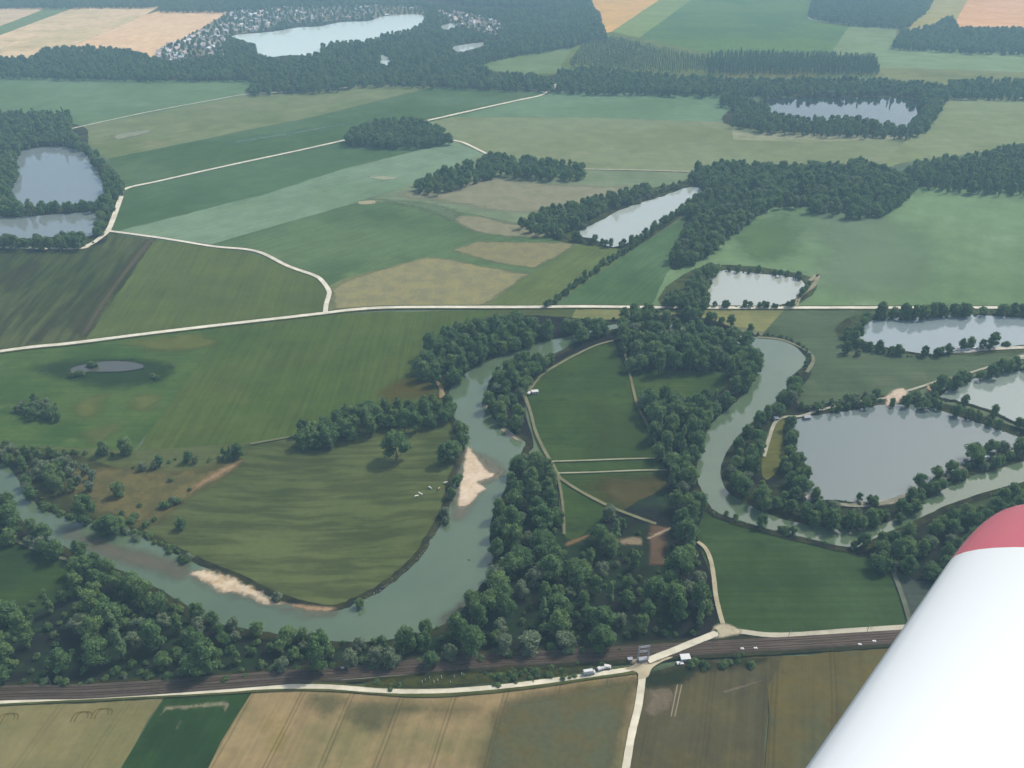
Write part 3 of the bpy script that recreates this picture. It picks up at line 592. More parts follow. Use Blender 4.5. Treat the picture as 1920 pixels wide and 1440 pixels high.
# ------------------------------------------------------------------ foliage prototypes
def rot_to(n):
    """two unit vectors perpendicular to each row of n"""
    a = np.where(np.abs(n[:, 2:3]) < .9, np.array([[0, 0, 1.0]]), np.array([[1.0, 0, 0]]))
    t = np.cross(n, a); t /= np.linalg.norm(t, axis=1, keepdims=True); return t, np.cross(n, t)
def crown_mesh(name, r, lo, hi, lobes, leaves, lsize, mat, shape, rs):
    """crown of leaf clusters: bough-end clumps spread through the crown's volume, each a loose shell of leaf faces round a ragged core"""
    g = np.random.default_rng(rs); V = []; Fc = []; nv = 0
    hgt = hi - lo; cs = []
    tries = 0
    while len(cs) < lobes and tries < 4000:
        tries += 1
        k = g.uniform(0, 1) ** (.75 if shape != 'poplar' else .9); a = g.uniform(0, 2 * math.pi)
        if shape == 'round': prof = math.sin(math.pi * min(1, .18 + k * .72)) ** .6
        elif shape == 'willow': prof = math.sin(math.pi * min(1, .28 + k * .58)) ** .5
        elif shape == 'poplar': prof = (1 - k) ** .45 * min(1, .45 + k * 2.2)
        else: prof = math.sqrt(max(0, 1 - k * k))
        lr = r * g.uniform(.22, .46) * (1.0 if shape != 'poplar' else .85)
        rad = max(0, prof * r - lr * .8) * math.sqrt(g.uniform(.25, 1)) * g.uniform(.85, 1.15)
        c = np.array((math.cos(a) * rad, math.sin(a) * rad, lo + lr * .6 + k * (hgt - lr * 1.5)))
        if all(np.linalg.norm(c - o) > (lr + q) * .42 for o, q in cs): cs.append((c, lr))
    ico = bmesh.new(); bmesh.ops.create_icosphere(ico, subdivisions=1, radius=1); iv = np.array([v.co[:] for v in ico.verts]); iff = [[v.index for v in f.verts] for f in ico.faces]; ico.free()
    zs = 1.0 if shape != 'poplar' else 1.35
    for c, lr in cs:
        k = g.uniform(.72, 1.0, size=(len(iv), 1)); vv = iv * k * lr * .82; vv[:, 2] *= zs
        V.append(vv + c); Fc += [[i + nv for i in f] for f in iff]; nv += len(iv)
        m = int(leaves / len(cs))
        n = g.normal(size=(m, 3)); n[:, 2] += .35; n /= np.linalg.norm(n, axis=1, keepdims=True)
        p = n * lr * g.uniform(.80, 1.14, size=(m, 1)) * (1 + .12 * np.sin(5 * n[:, :1] + 4 * n[:, 2:3] + c[0])); p[:, 2] *= zs; p += c
        nn = n + g.normal(size=(m, 3)) * .55; nn /= np.linalg.norm(nn, axis=1, keepdims=True)
        t, b = rot_to(nn); an = g.uniform(0, 6.28, size=(m, 1)); t, b = t * np.cos(an) + b * np.sin(an), b * np.cos(an) - t * np.sin(an)
        s = lsize * g.uniform(.55, 1.25, size=(m, 1)) * .5
        q = np.stack([p - t * s, p - b * s * .6, p + t * s, p + b * s * .7], 1).reshape(-1, 3)
        V.append(q); Fc += [[nv + 4 * i + j for j in range(4)] for i in range(m)]; nv += 4 * m
    # loose sprays that break the outline
    m = leaves // 8; a = g.integers(0, len(cs), m); n = g.normal(size=(m, 3)); n[:, 2] = np.abs(n[:, 2]) * .8; n /= np.linalg.norm(n, axis=1, keepdims=True)
    cc = np.array([cs[i][0] for i in a]); ll = np.array([[cs[i][1]] for i in a]); p = cc + n * ll * g.uniform(1.0, 1.35, size=(m, 1)) * np.array([1, 1, zs])
    t, b = rot_to(g.normal(size=(m, 3)) / 1.0 * np.array([1, 1, 1.0]) + 1e-3); s = lsize * .4
    t /= np.linalg.norm(t, axis=1, keepdims=True); b /= np.linalg.norm(b, axis=1, keepdims=True)
    q = np.stack([p - t * s, p - b * s, p + t * s, p + b * s], 1).reshape(-1, 3); V.append(q); Fc += [[nv + 4 * i + j for j in range(4)] for i in range(m)]
    V = np.concatenate(V)
    me = bpy.data.meshes.new(name); me.from_pydata(V.tolist(), [], Fc); me.materials.append(mat); me.update(); return me
bark_m = NT("bark_mat"); bark_m = bark_m.done(bark_m.mix(bark_m.ramp(bark_m.noise(bark_m.pos((1.5,) * 3), 4), .3, .7), (.09, .075, .06, 1), (.16, .14, .11, 1)), .9, .1)
def trunk_mesh(name, r0, h, top, spread, nb, rs):
    g = np.random.default_rng(rs); V = []; Fc = []
    def tube(pts, rr, k=6):
        n0 = len(V)
        for p, r_ in zip(pts, rr):
            for j in range(k): a = 2 * math.pi * j / k; V.append((p[0] + math.cos(a) * r_, p[1] + math.sin(a) * r_, p[2]))
        for i in range(len(pts) - 1):
            for j in range(k): Fc.append([n0 + i * k + j, n0 + i * k + (j + 1) % k, n0 + (i + 1) * k + (j + 1) % k, n0 + (i + 1) * k + j])
        Fc.append([n0 + (len(pts) - 1) * k + j for j in range(k)])
    b1, b2 = g.normal(size=2) * h * .05
    tube([(0, 0, -.3), (b1 * .2, 0, h * .3), (b1, b2, h), (b1, b2, top)], [r0 * 1.4, r0, r0 * .7, r0 * .2])
    for i in range(nb):
        a = 6.28 * i / nb + g.uniform(0, .8); z0 = h * g.uniform(.7, 1.1); l = spread * g.uniform(.6, .95)
        tube([(b1 * .8, b2 * .8, z0), (b1 + math.cos(a) * l * .45, b2 + math.sin(a) * l * .45, z0 + l * .5), (b1 + math.cos(a) * l * .85, b2 + math.sin(a) * l * .85, z0 + l * 1.1)], [r0 * .5, r0 * .32, r0 * .1], 5)
    me = bpy.data.meshes.new(name); me.from_pydata(V, [], Fc); me.materials.append(bark_m); me.update(); return me
m_dark = leaf_mat("dark_leaf_mat", (0.073, 0.151, 0.055), (0.107, 0.198, 0.071), (0.174, 0.275, 0.104))
m_mid = leaf_mat("green_leaf_mat", (0.110, 0.196, 0.067), (0.160, 0.248, 0.086), (0.226, 0.323, 0.114))
m_will = leaf_mat("willow_leaf_mat", (0.143, 0.199, 0.112), (0.203, 0.261, 0.151), (0.275, 0.332, 0.193))
m_pop = leaf_mat("poplar_leaf_mat", (0.132, 0.229, 0.099), (0.186, 0.285, 0.126), (0.256, 0.352, 0.161))
m_bush = leaf_mat("bush_leaf_mat", (0.082, 0.160, 0.052), (0.132, 0.218, 0.075), (0.199, 0.283, 0.106))
PROTO = {}   # kind -> list of dicts(crown, trunk, joined, r, h)
proto_col = bpy.data.collections.new("foliage_kinds")   # never linked to the scene: only the shared meshes for the far woods
def proto(kind, r, lo, hi, lobes, leaves, lsize, mat, shape, nvar):
    for v in range(nvar):
        rs = 100 + len(proto_col.objects) * 7
        c = crown_mesh("crown", r, lo, hi, lobes, leaves, lsize, mat, shape, rs)
        t = trunk_mesh("trunk", .035 * hi * (.6 if shape == 'bush' else .8), max(lo * 1.15, .5), lo + (hi - lo) * .7, r * .8, 5 if shape != 'poplar' else 3, rs)
        j = bpy.data.meshes.new("tree_whole")
        cv = np.array([x.co[:] for x in c.vertices]); tv = np.array([x.co[:] for x in t.vertices])
        cf = [list(p.vertices) for p in c.polygons]; tf = [[i + len(cv) for i in p.vertices] for p in t.polygons]
        j.from_pydata(np.concatenate([cv, tv]).tolist(), [], cf + tf); j.materials.append(mat); j.materials.append(bark_m)
        j.polygons.foreach_set("material_index", [0] * len(cf) + [1] * len(tf)); j.update()
        o = bpy.data.objects.new("kind_%02d" % len(proto_col.objects), j); proto_col.objects.link(o)
        PROTO.setdefault(kind, []).append(dict(crown=c, trunk=t, idx=len(proto_col.objects) - 1, r=r, h=hi))
proto("dark", 6.6, 1.0, 17.0, 17, 2600, 1.15, m_dark, 'round', 4)
proto("mid", 6.2, 1.0, 16.0, 16, 2600, 1.1, m_mid, 'round', 3)
proto("willow", 5.4, .5, 11.5, 14, 2200, 1.0, m_will, 'willow', 3)
proto("poplar", 3.6, 1.5, 23.0, 20, 2400, 1.0, m_pop, 'poplar', 3)
proto("upright", 4.4, 1.0, 18.5, 22, 2500, 1.05, m_mid, 'round', 3)
proto("ragged", 7.2, .8, 14.0, 13, 2500, 1.15, m_dark, 'willow', 2)
proto("spindle", 2.0, .8, 9.0, 9, 600, .8, m_pop, 'poplar', 2)
proto("bush", 2.6, .05, 3.6, 8, 900, .6, m_bush, 'bush', 3)
proto("pale_bush", 2.8, .05, 4.0, 8, 900, .6, m_will, 'bush', 2)
LOOK = dict(dark="dark green broadleaf", mid="mid green broadleaf", willow="pale grey-green willow", poplar="tall narrow poplar", upright="tall oval", ragged="broad spreading", spindle="slender young", bush="low dark green", pale_bush="low pale grey-green")
CAT = dict(dark="tree", mid="tree", willow="tree", poplar="tree", upright="tree", ragged="tree", spindle="tree", bush="bush", pale_bush="bush")

# ------------------------------------------------------------------ planting
PLANTS = []      # (wood id, kind, X, Y, scale, rotation, z-squeeze)
WOODS = []
def wet(X, Y, skip=None):
    r = np.zeros(np.shape(X), bool)
    for w in WATER: r |= inside(X, Y, w)
    return r
def pick(mix, g):
    ks = list(mix); p = np.array([mix[k] for k in ks], float); return ks[g.choice(len(ks), p=p / p.sum())]
mid_d = np.stack([np.interp(np.linspace(0, 1, 500), np.linspace(0, 1, len(mid)), mid[:, k]) for k in (0, 1)], 1)
def on_line(X, Y, m):
    d2 = np.full(np.shape(X), 1e9)
    for q in mid_d: d2 = np.minimum(d2, (X - q[0]) ** 2 + (Y - q[1]) ** 2)
    near_y = np.interp(X, mid_d[:, 0], mid_d[:, 1])
    return (d2 < (m + 9.0) ** 2) | ((Y < near_y) & (d2 < 60 ** 2))
GRID = {}
def clear(x, y, d):
    k = 12.0; i, j = int(x // k), int(y // k)
    for a in range(i - 1, i + 2):
        for b in range(j - 1, j + 2):
            for (px, py, pd) in GRID.get((a, b), ()):
                if (px - x) ** 2 + (py - y) ** 2 < (d * .5 + pd * .5) ** 2: return False
    return True
def put(wid, kind, x, y, s, sp):
    GRID.setdefault((int(x // 12), int(y // 12)), []).append((x, y, min(sp, 11.5)))
    PLANTS.append((wid, kind, x, y, s, random.uniform(0, 6.28), random.uniform(.9, 1.12)))
def enrich(mix):
    m = dict(mix)
    if 'dark' in m and 'mid' in m: m['upright'] = .45 * m['mid'] + .3; m['ragged'] = .35 * m['dark']
    return m
def wood(where, px, mix, size=(.8, 1.15), space=9.0, holes=(), inset=.8, name="woodland", far=False, pad=0, rows=None, avoid_wet=True):
    """fill an outline seen in the photograph with standing trees; a tree counts as inside when its crown is"""
    wid = len(WOODS); WOODS.append(dict(where=where, name=name, far=far)); g = np.random.default_rng(1000 + wid)
    px = np.array(px, float)
    mix = enrich(mix)
    w = Pa(np.stack([np.append(px[:, 0], px[:, 0]), np.append(px[:, 1], px[:, 1] + 0)], 1))
    lo = w.min(0) - 40; hi = w.max(0) + 40
    n = int((hi - lo).prod() / space ** 2 * 3.0)
    if rows is not None:      # plantation: rows at angle `rows`
        ca, sa = math.cos(rows), math.sin(rows); L = np.hypot(*(hi - lo)) / 2; c0 = (lo + hi) / 2
        q = np.array([(i * space + g.normal() * .4, j * space * 2.0 + g.normal() * .4) for i in range(int(-L / space), int(L / space)) for j in range(int(-L / space / 2.0), int(L / space / 2.0))])
        X = c0[0] + q[:, 0] * ca - q[:, 1] * sa; Y = c0[1] + q[:, 0] * sa + q[:, 1] * ca
    else:
        X = g.uniform(lo[0], hi[0], n); Y = g.uniform(lo[1], hi[1], n)
    kinds = [pick(mix, g) for _ in X]; sc = g.uniform(size[0], size[1], len(X)) * np.exp(g.normal(size=len(X)) * .08)
    hh = np.array([PROTO[k][0]['h'] for k in kinds]) * sc; rr = np.array([PROTO[k][0]['r'] for k in kinds]) * sc
    cxp, cyp = to_px(X, Y, hh * .55)
    _, byp = to_px(X, Y, hh * .15); _, typ = to_px(X, Y, hh * .95)
    sp = F_PX / (Y * CP + CAM_H * SP); rp = rr * sp * inset
    ok = inside(cxp - rp, cyp, px) & inside(cxp + rp, cyp, px)
    m_ = inset / .8
    ok &= inside(cxp, cyp + (byp - cyp) * m_, px) & inside(cxp, cyp + (typ - cyp) * m_, px)
    for h in holes:
        ok &= ~inside(cxp, cyp, h) & ~inside(cxp - rp, cyp, h) & ~inside(cxp + rp, cyp, h) & ~inside(cxp, cyp + (typ - cyp) * .8, h)
    if avoid_wet: ok &= ~wet(X, Y)
    if px[:, 1].max() > 1150: ok &= ~on_line(X, Y, rr * .6)
    for i in np.nonzero(ok)[0]:
        d = space * (.6 + .4 * sc[i] / max(size[1], 1e-3)) if CAT[kinds[i]] == "tree" or space > 5 else space
        if rows is not None or clear(X[i], Y[i], d): put(wid, kinds[i], X[i], Y[i], sc[i], d)
def row(where, px, mix, size=(.8, 1.1), space=8.0, jit=1.5, name="hedgerow", far=False, skip=0.0, height=0.0):
    """plants standing along a line given by the feet seen in the photograph"""
    wid = len(WOODS); WOODS.append(dict(where=where, name=name, far=far)); g = np.random.default_rng(2000 + wid)
    w = Pa(smooth_poly(px, False, 6)); seg = np.hypot(*np.diff(w, axis=0).T); cum = np.concatenate([[0], np.cumsum(seg)])
    s = 0.0
    while s < cum[-1]:
        if g.uniform() >= skip:
            x = np.interp(s, cum, w[:, 0]) + g.normal() * jit; y = np.interp(s, cum, w[:, 1]) + g.normal() * jit
            k = pick(mix, g); sc = g.uniform(*size); put(wid, k, x, y, sc, space * .5)
        s += space * g.uniform(.7, 1.3)
def spot(where, pts, name="tree"):
    """plants given one by one: (kind, x, y of the foot, scale)"""
    wid = len(WOODS); WOODS.append(dict(where=where, name=name, far=False))
    for k, x, y, s in pts:
        X, Y = P(x, y); put(wid, k, X, Y, s, 4)

D = dict
# single trees and bushes first, so that the woods leave them their room
spot("standing alone in the mown meadow inside the left bend", [("dark", 744, 862, 1.4)])
spot("on the sandbar bank of the left bend", [("dark", 840, 868, 1.1), ("mid", 854, 860, .9), ("dark", 866, 840, .8), ("mid", 868, 818, .7), ("mid", 860, 808, .6), ("willow", 834, 968, .62), ("willow", 838, 984, .55), ("mid", 848, 935, .5), ("dark", 856, 912, .5), ("bush", 862, 898, 1.2)])
spot("in the brown scrub by the mown meadow", [("mid", 224, 930, .74), ("bush", 312, 952, 1.5), ("pale_bush", 326, 946, 1.5), ("bush", 336, 944, 1.2), ("dark", 341, 992, .52), ("bush", 263, 950, .8), ("bush", 252, 972, 1.2), ("bush", 246, 980, 1.2), ("bush", 274, 988, 1.2), ("bush", 291, 976, .8), ("bush", 320, 903, .8), ("bush", 356, 920, .7), ("bush", 230, 965, .9)], "scrub")
spot("leaning over the left bend's north bank", [("mid", 196, 1000, .7), ("dark", 212, 1004, .95), ("mid", 228, 998, .7), ("willow", 204, 992, .6)])
spot("on the rubble bank of the left bend", [("mid", 675, 1140, .42), ("pale_bush", 522, 1124, 1.3), ("bush", 348, 1056, 1.3), ("pale_bush", 356, 1050, 1.2)], "scrub")
spot("beside the oval pond in the left meadow", [("bush", 172, 688, 1.5), ("bush", 178, 690, 1.3), ("bush", 136, 708, 1.4), ("bush", 148, 706, 1.5), ("bush", 156, 704, 1.1), ("pale_bush", 288, 708, 1.0), ("bush", 296, 712, 1.1), ("pale_bush", 322, 688, .8)], "scrub")
spot("by the white track north of the narrow channel", [("dark", 1297, 606, .9)])
spot("on the south bank of the east bend", [("dark", 1427, 988, .55), ("bush", 1473, 998, 1.3), ("bush", 1462, 996, 1.0), ("mid", 1486, 1002, .4), ("dark", 1616, 1028, .62), ("bush", 1600, 1028, 1.4), ("bush", 1380, 972, .9), ("bush", 1362, 965, .8)])
spot("on the spit below the big lake", [("mid", 1822, 862, .95), ("mid", 1856, 852, .8), ("willow", 1880, 848, .8), ("dark", 1722, 918, .75), ("mid", 1753, 900, .7), ("mid", 1706, 938, .6), ("dark", 1630, 945, .4), ("dark", 1610, 940, .38)])
spot("on the south shore of the blue lake", [("dark", 1859, 652, .95), ("bush", 1852, 655, 1.3), ("dark", 1803, 656, .6), ("mid", 1818, 654, .7), ("dark", 1840, 655, .55), ("bush", 1886, 650, 1.5), ("bush", 1760, 663, 1.5)])
spot("along the river bank left of the sandbar meadow", [("mid", 1040, 1000, .3)])
spot("where the scrub hedge meets bare dirt", [("dark", 448, 858, .72), ("dark", 432, 862, .5), ("poplar", 434, 862, .5), ("willow", 436, 860, .45)])
spot("in the garden patch between railway and lane", [("mid", 965, 1276, .3)])
# left meadow
row("in the small grove of the left meadow", [(34, 772), (60, 778), (88, 784), (106, 790)], D(dark=3, willow=1), (.38, .6), 5, 1.2)
wood("in the small grove of the left meadow", [(28, 770), (40, 745), (70, 742), (104, 748), (116, 784), (104, 792), (60, 780)], D(dark=3, willow=2, bush=1), (.4, .6), 5, inset=.3)
row("in the hedge above the brown scrub", [(246, 878), (290, 874), (330, 868), (372, 866), (420, 860), (456, 852)], D(dark=4, willow=2, bush=2), (.36, .62), 5, 2)
row("in the hedge above the brown scrub", [(120, 852), (180, 852), (246, 852)], D(bush=4, mid=.6), (.7, 1.3), 5, 1, skip=.25)
wood("in the hedge east of the left meadow", [(553, 832), (555, 794), (600, 780), (680, 752), (780, 752), (848, 744), (866, 780), (800, 798), (690, 810), (600, 830)], D(dark=5, mid=2), (.72, .98), 7, inset=.45, name="grove")
# loop north
wood("in the wood north of the narrow channel", [(772, 690), (790, 650), (822, 612), (900, 598), (970, 582), (1010, 600), (1044, 612), (1075, 598), (1132, 592), (1146, 612), (1100, 634), (1050, 640), (1000, 660), (950, 668), (905, 684), (870, 714), (830, 722), (795, 708)], D(dark=6, mid=2, willow=1.2, poplar=.4), (.85, 1.15), 8.5, holes=[[(1016, 645), (1050, 628), (1056, 655), (1034, 668), (1018, 660)]], inset=.6)
wood("in the wood at the top of the peninsula", [(1150, 640), (1140, 606), (1200, 578), (1290, 588), (1330, 604), (1400, 616), (1438, 660), (1442, 700), (1415, 735), (1370, 745), (1358, 690), (1260, 692), (1175, 690), (1166, 650)], D(dark=6, mid=3, willow=.6), (.85, 1.15), 8.5, inset=.6)
row("between narrow channel and white track", [(1150, 600), (1200, 594), (1260, 596), (1320, 604), (1380, 618), (1420, 630)], D(dark=3, bush=2, mid=1), (.5, .8), 8, 1.5)
wood("in the belt along the peninsula's east side", [(1192, 735), (1215, 724), (1300, 728), (1372, 732), (1400, 740), (1350, 785), (1322, 826), (1308, 850), (1300, 880), (1335, 960), (1312, 1000), (1316, 1060), (1342, 1130), (1345, 1192), (1270, 1196), (1242, 1130), (1250, 1060), (1262, 980), (1254, 880), (1226, 846), (1206, 790)], D(dark=4, mid=3, poplar=1.6, willow=1.8), (.8, 1.12), 8.0, inset=.6)
wood("in the wood between channel and peninsula meadow", [(904, 748), (922, 690), (980, 655), (1046, 664), (1030, 690), (998, 712), (978, 745), (984, 790), (986, 828), (960, 812), (920, 788)], D(dark=4, mid=3, willow=1.6), (.7, 1.0), 7.5, inset=.5)
wood("in the riverside wood below the peninsula", [(962, 870), (985, 835), (1020, 850), (1044, 884), (1054, 930), (1062, 1010), (1060, 1060), (1000, 1110), (940, 1140), (868, 1150), (872, 1110), (915, 1070), (906, 1010), (910, 950), (950, 905)], D(dark=5, mid=3, willow=2.2, poplar=.8), (.8, 1.12), 9.0, inset=.55)
wood("in the wood north of the level crossing", [(858, 1140), (930, 1120), (1000, 1090), (1060, 1020), (1110, 985), (1146, 950), (1166, 980), (1210, 985), (1216, 1070), (1256, 1075), (1250, 1140), (1282, 1198), (1080, 1222), (850, 1238), (700, 1248), (640, 1210), (700, 1185), (790, 1190)], D(dark=4, mid=3, willow=4, poplar=3), (.62, 1.05), 9.4, holes=[[(1150, 1060), (1215, 1065), (1210, 1110), (1150, 1110)], [(1110, 1175), (1180, 1165), (1180, 1205), (1110, 1212)], [(900, 1180), (960, 1175), (960, 1215), (905, 1222)], [(960, 1130), (1000, 1110), (1010, 1170), (960, 1190)], [(1062, 1160), (1110, 1150), (1110, 1180), (1070, 1195)], [(1060, 1000), (1105, 995), (1105, 1020), (1062, 1035)], [(1150, 1005), (1204, 1000), (1205, 1028), (1160, 1030)]], inset=.5)
wood("in the wood below the left bend", [(-120, 1150), (30, 1120), (120, 1100), (170, 1040), (250, 1080), (310, 1110), (350, 1150), (330, 1200), (340, 1262), (150, 1280), (-120, 1300)], D(dark=4, mid=4, willow=3.4, poplar=1), (.68, 1.2), 10.5, inset=.45, holes=[[(20, 1190), (90, 1175), (110, 1225), (40, 1250)], [(60, 1130), (130, 1125), (120, 1160), (70, 1165)], [(205, 1215), (260, 1200), (270, 1250), (215, 1262)], [(300, 1180), (345, 1170), (345, 1230), (305, 1235)]])
wood("in the thicket between left bend and railway", [(330, 1120), (380, 1120), (420, 1160), (520, 1170), (560, 1165), (640, 1180), (720, 1180), (740, 1250), (500, 1266), (330, 1278)], D(willow=3, dark=2.5, mid=2, bush=1.5), (.42, .78), 7.0, inset=.5)
wood("in the thicket between left bend and railway", [(320, 1190), (480, 1180), (480, 1258), (320, 1275)], D(bush=3, mid=.7), (.5, 1.2), 4.5, inset=.4)
row("at the foot of the railway bank", [(-60, 1286), (100, 1278), (240, 1272), (380, 1264), (500, 1256), (640, 1246), (760, 1238), (880, 1229), (1000, 1222), (1100, 1215), (1180, 1211)], D(bush=5, willow=.8, dark=.6), (.6, 1.25), 5.0, 2.5)
wood("on the west bank of the left bend", [(-120, 900), (0, 920), (34, 918), (40, 950), (70, 972), (104, 964), (116, 1000), (108, 1020), (160, 1036), (140, 1062), (40, 1026), (-120, 960)], D(mid=3, dark=3, willow=2), (.6, .95), 7, inset=.4)
wood("on the west bank of the left bend", [(110, 1012), (150, 1022), (210, 1050), (255, 1075), (280, 1100), (200, 1110), (140, 1090), (130, 1050)], D(mid=3, dark=4), (.7, 1.0), 7, inset=.4)
wood("on the left bank among pale willows", [(-80, 790), (0, 826), (30, 836), (100, 838), (140, 862), (188, 884), (188, 912), (150, 924), (100, 918), (70, 900), (30, 872), (-80, 850)], D(willow=5, mid=2, dark=1), (.5, .82), 6.5, inset=.45)
wood("on the left bank among pale willows", [(36, 880), (70, 905), (100, 945), (120, 958), (96, 972), (66, 948), (44, 915)], D(willow=2, dark=3, bush=2), (.45, .7), 6, inset=.3)
row("along the north bank of the left bend", [(80, 950), (120, 968), (160, 978), (200, 992), (250, 1002), (310, 1026), (350, 1048)], D(bush=6, pale_bush=1, dark=.3), (.7, 1.3), 3.6, 1.5)
wood("in the thicket between left bend and railway", [(330, 1110), (400, 1165), (520, 1180), (700, 1200), (860, 1150), (1000, 1080), (1062, 1020), (1150, 965), (1300, 1000), (1345, 1190), (1240, 1216), (860, 1240), (640, 1256), (320, 1276)], D(bush=3, pale_bush=.6, mid=.5), (.45, 1.0), 5.0, inset=.3, holes=[[(1205, 975), (1262, 985), (1262, 1068), (1205, 1068)], [(1055, 998), (1110, 992), (1110, 1028), (1060, 1036)], [(1062, 880), (1255, 880), (1262, 990), (1100, 985), (1060, 1000)], [(1150, 1005), (1206, 1000), (1206, 1030), (1158, 1032)]])
wood("in the wood below the left bend", [(-120, 1160), (60, 1120), (150, 1090), (280, 1100), (350, 1150), (340, 1270), (-120, 1300)], D(bush=3, mid=.6), (.5, 1.1), 5.5, inset=.3)
# east bend and lakes
wood("in the ring of trees outside the big lake", [(1452, 740), (1478, 716), (1502, 704), (1504, 742), (1462, 782), (1436, 800), (1424, 870), (1440, 905), (1485, 912), (1500, 870), (1520, 900), (1512, 935), (1545, 945), (1600, 958), (1640, 955), (1650, 975), (1600, 992), (1540, 990), (1450, 972), (1375, 945), (1346, 895), (1352, 860), (1380, 820), (1410, 790)], D(mid=4, dark=4, willow=.8), (.62, .95), 7.4, inset=.5)
wood("in the ring of trees outside the big lake", [(1462, 870), (1480, 830), (1498, 860), (1520, 905), (1510, 930), (1478, 905)], D(mid=3, dark=2), (.5, .8), 6.5, inset=.4)
wood("on the north shore of the big lake", [(1500, 782), (1530, 758), (1570, 748), (1640, 742), (1660, 752), (1640, 772), (1560, 786), (1520, 800), (1486, 804)], D(mid=3, dark=3, willow=2, bush=1), (.42, .66), 5.5, inset=.4)
row("on the north shore of the big lake", [(1500, 770), (1560, 760), (1610, 750), (1650, 742)], D(willow=3, mid=1), (.4, .6), 6, 1.5)
row("between big lake and corner lake", [(1700, 762), (1760, 772), (1810, 786), (1860, 802), (1925, 826), (2000, 850)], D(dark=3, mid=2, bush=2), (.42, .66), 6, 2)
row("between big lake and corner lake", [(1700, 752), (1760, 752), (1810, 764), (1860, 782), (1925, 806), (2000, 826)], D(mid=2, bush=3), (.42, .66), 6, 2)
row("between big lake and corner lake", [(1672, 760), (1700, 762), (1740, 766)], D(mid=2, bush=3), (.4, .6), 5, 2)
row("along the gravel track above the corner lake", [(1750, 738), (1790, 726), (1830, 712), (1870, 702), (1925, 692), (2000, 684)], D(dark=3, mid=2, willow=1), (.5, .85), 7, 1.5)
row("on the spit below the big lake", [(1700, 946), (1740, 928), (1790, 902), (1830, 886), (1870, 872), (1930, 858), (2000, 840)], D(mid=2, dark=1, willow=1, bush=4), (.4, .62), 5, 1.5)
row("on the spit below the big lake", [(1730, 916), (1770, 897), (1800, 882), (1840, 864), (1925, 846)], D(bush=3, mid=1), (.6, .9), 5, 1.5)
row("along the south rim of the big lake", [(1525, 938), (1560, 944), (1600, 948), (1640, 946)], D(bush=3, mid=1.5), (.35, .6), 3.5, 1.5)
row("along the south rim of the big lake", [(1540, 985), (1600, 992), (1660, 980), (1700, 962), (1730, 945)], D(dark=3, mid=2, bush=1), (.45, .75), 6, 2)
row("on the west shore of the big lake", [(1480, 806), (1484, 830), (1484, 850), (1496, 872), (1508, 895), (1516, 925)], D(mid=3, dark=2), (.4, .7), 6, 1.2)
wood("in the hazy wood beyond the wing", [(1604, 1040), (1632, 1000), (1660, 992), (1700, 982), (1760, 962), (1850, 930), (1884, 904), (2060, 890), (2060, 1000), (1760, 1090), (1700, 1086), (1650, 1062)], D(dark=5, mid=3, willow=1.5), (.62, .9), 7.5, inset=.8)
wood("round the blue lake", [(1572, 648), (1596, 606), (1636, 580), (1660, 590), (1625, 620), (1608, 650), (1640, 662), (1600, 664)], D(willow=2, mid=3, dark=2), (.55, .85), 7, inset=.4)
row("on the north shore of the blue lake", [(1644, 594), (1690, 597), (1740, 594)], D(dark=4, mid=3), (.75, 1.0), 6, 2.5); row("on the north shore of the blue lake", [(1752, 592), (1790, 592), (1822, 590)], D(dark=3, mid=3), (.65, .85), 6, 2)
row("on the north shore of the blue lake", [(1640, 600), (1740, 598), (1840, 592), (1930, 594), (2020, 600)], D(bush=3, mid=1.2, dark=1), (.5, .9), 5, 1.5)
row("on the north shore of the blue lake", [(1884, 592), (1930, 592), (2020, 596)], D(dark=4, mid=3), (.6, .8), 6, 2.5)
row("on the south shore of the blue lake", [(1604, 650), (1640, 660), (1700, 668), (1745, 668), (1780, 664)], D(bush=2, dark=1.4, mid=1.4), (.36, .6), 3.6, 1.2)
row("along the outer bank of the east bend", [(1424, 628), (1470, 634), (1504, 652), (1516, 668), (1512, 690), (1496, 706)], D(bush=4), (.5, .9), 4, 1)
row("along the outer bank of the east bend", [(1340, 962), (1400, 985), (1460, 1000), (1530, 1016), (1600, 1030)], D(bush=4), (.4, .7), 7, .8, skip=.3)
# middle distance
wood("around the square pond by the white track", [(1232, 578), (1250, 552), (1290, 528), (1316, 492), (1352, 492), (1352, 520), (1336, 560), (1334, 580)], D(mid=4, dark=4, willow=1), (.62, .9), 7, inset=.5)
row("around the square pond by the white track", [(1352, 510), (1400, 512), (1450, 516), (1510, 528)], D(bush=2, dark=3, mid=2, spindle=2), (.34, .55), 3.6, 1.5)
row("around the square pond by the white track", [(1336, 576), (1400, 577), (1486, 576), (1500, 560), (1516, 535)], D(bush=3, dark=2, mid=1), (.3, .5), 3.2, 1.0)
row("in the narrow diagonal hedge", [(1026, 577), (1060, 553), (1100, 522), (1140, 495), (1180, 470), (1196, 458)], D(dark=4, mid=2), (.34, .5), 4.5, 1.6)
row("along the south shore of the long lake", [(1030, 440), (1075, 452), (1120, 460), (1160, 464), (1196, 456), (1230, 432), (1270, 405), (1300, 384)], D(dark=4, mid=2, spindle=1), (.42, .72), 6, 1.6)
wood("in the strip north of the long lake", [(972, 418), (990, 402), (1060, 378), (1140, 360), (1215, 344), (1224, 356), (1120, 398), (1050, 440), (1000, 440)], D(dark=5, mid=2), (.55, .8), 7, inset=.4)
row("on the north shore of the long lake", [(1088, 430), (1110, 408), (1150, 390), (1210, 372), (1260, 354), (1300, 350)], D(willow=3, mid=2, dark=1), (.5, .75), 8, 3)
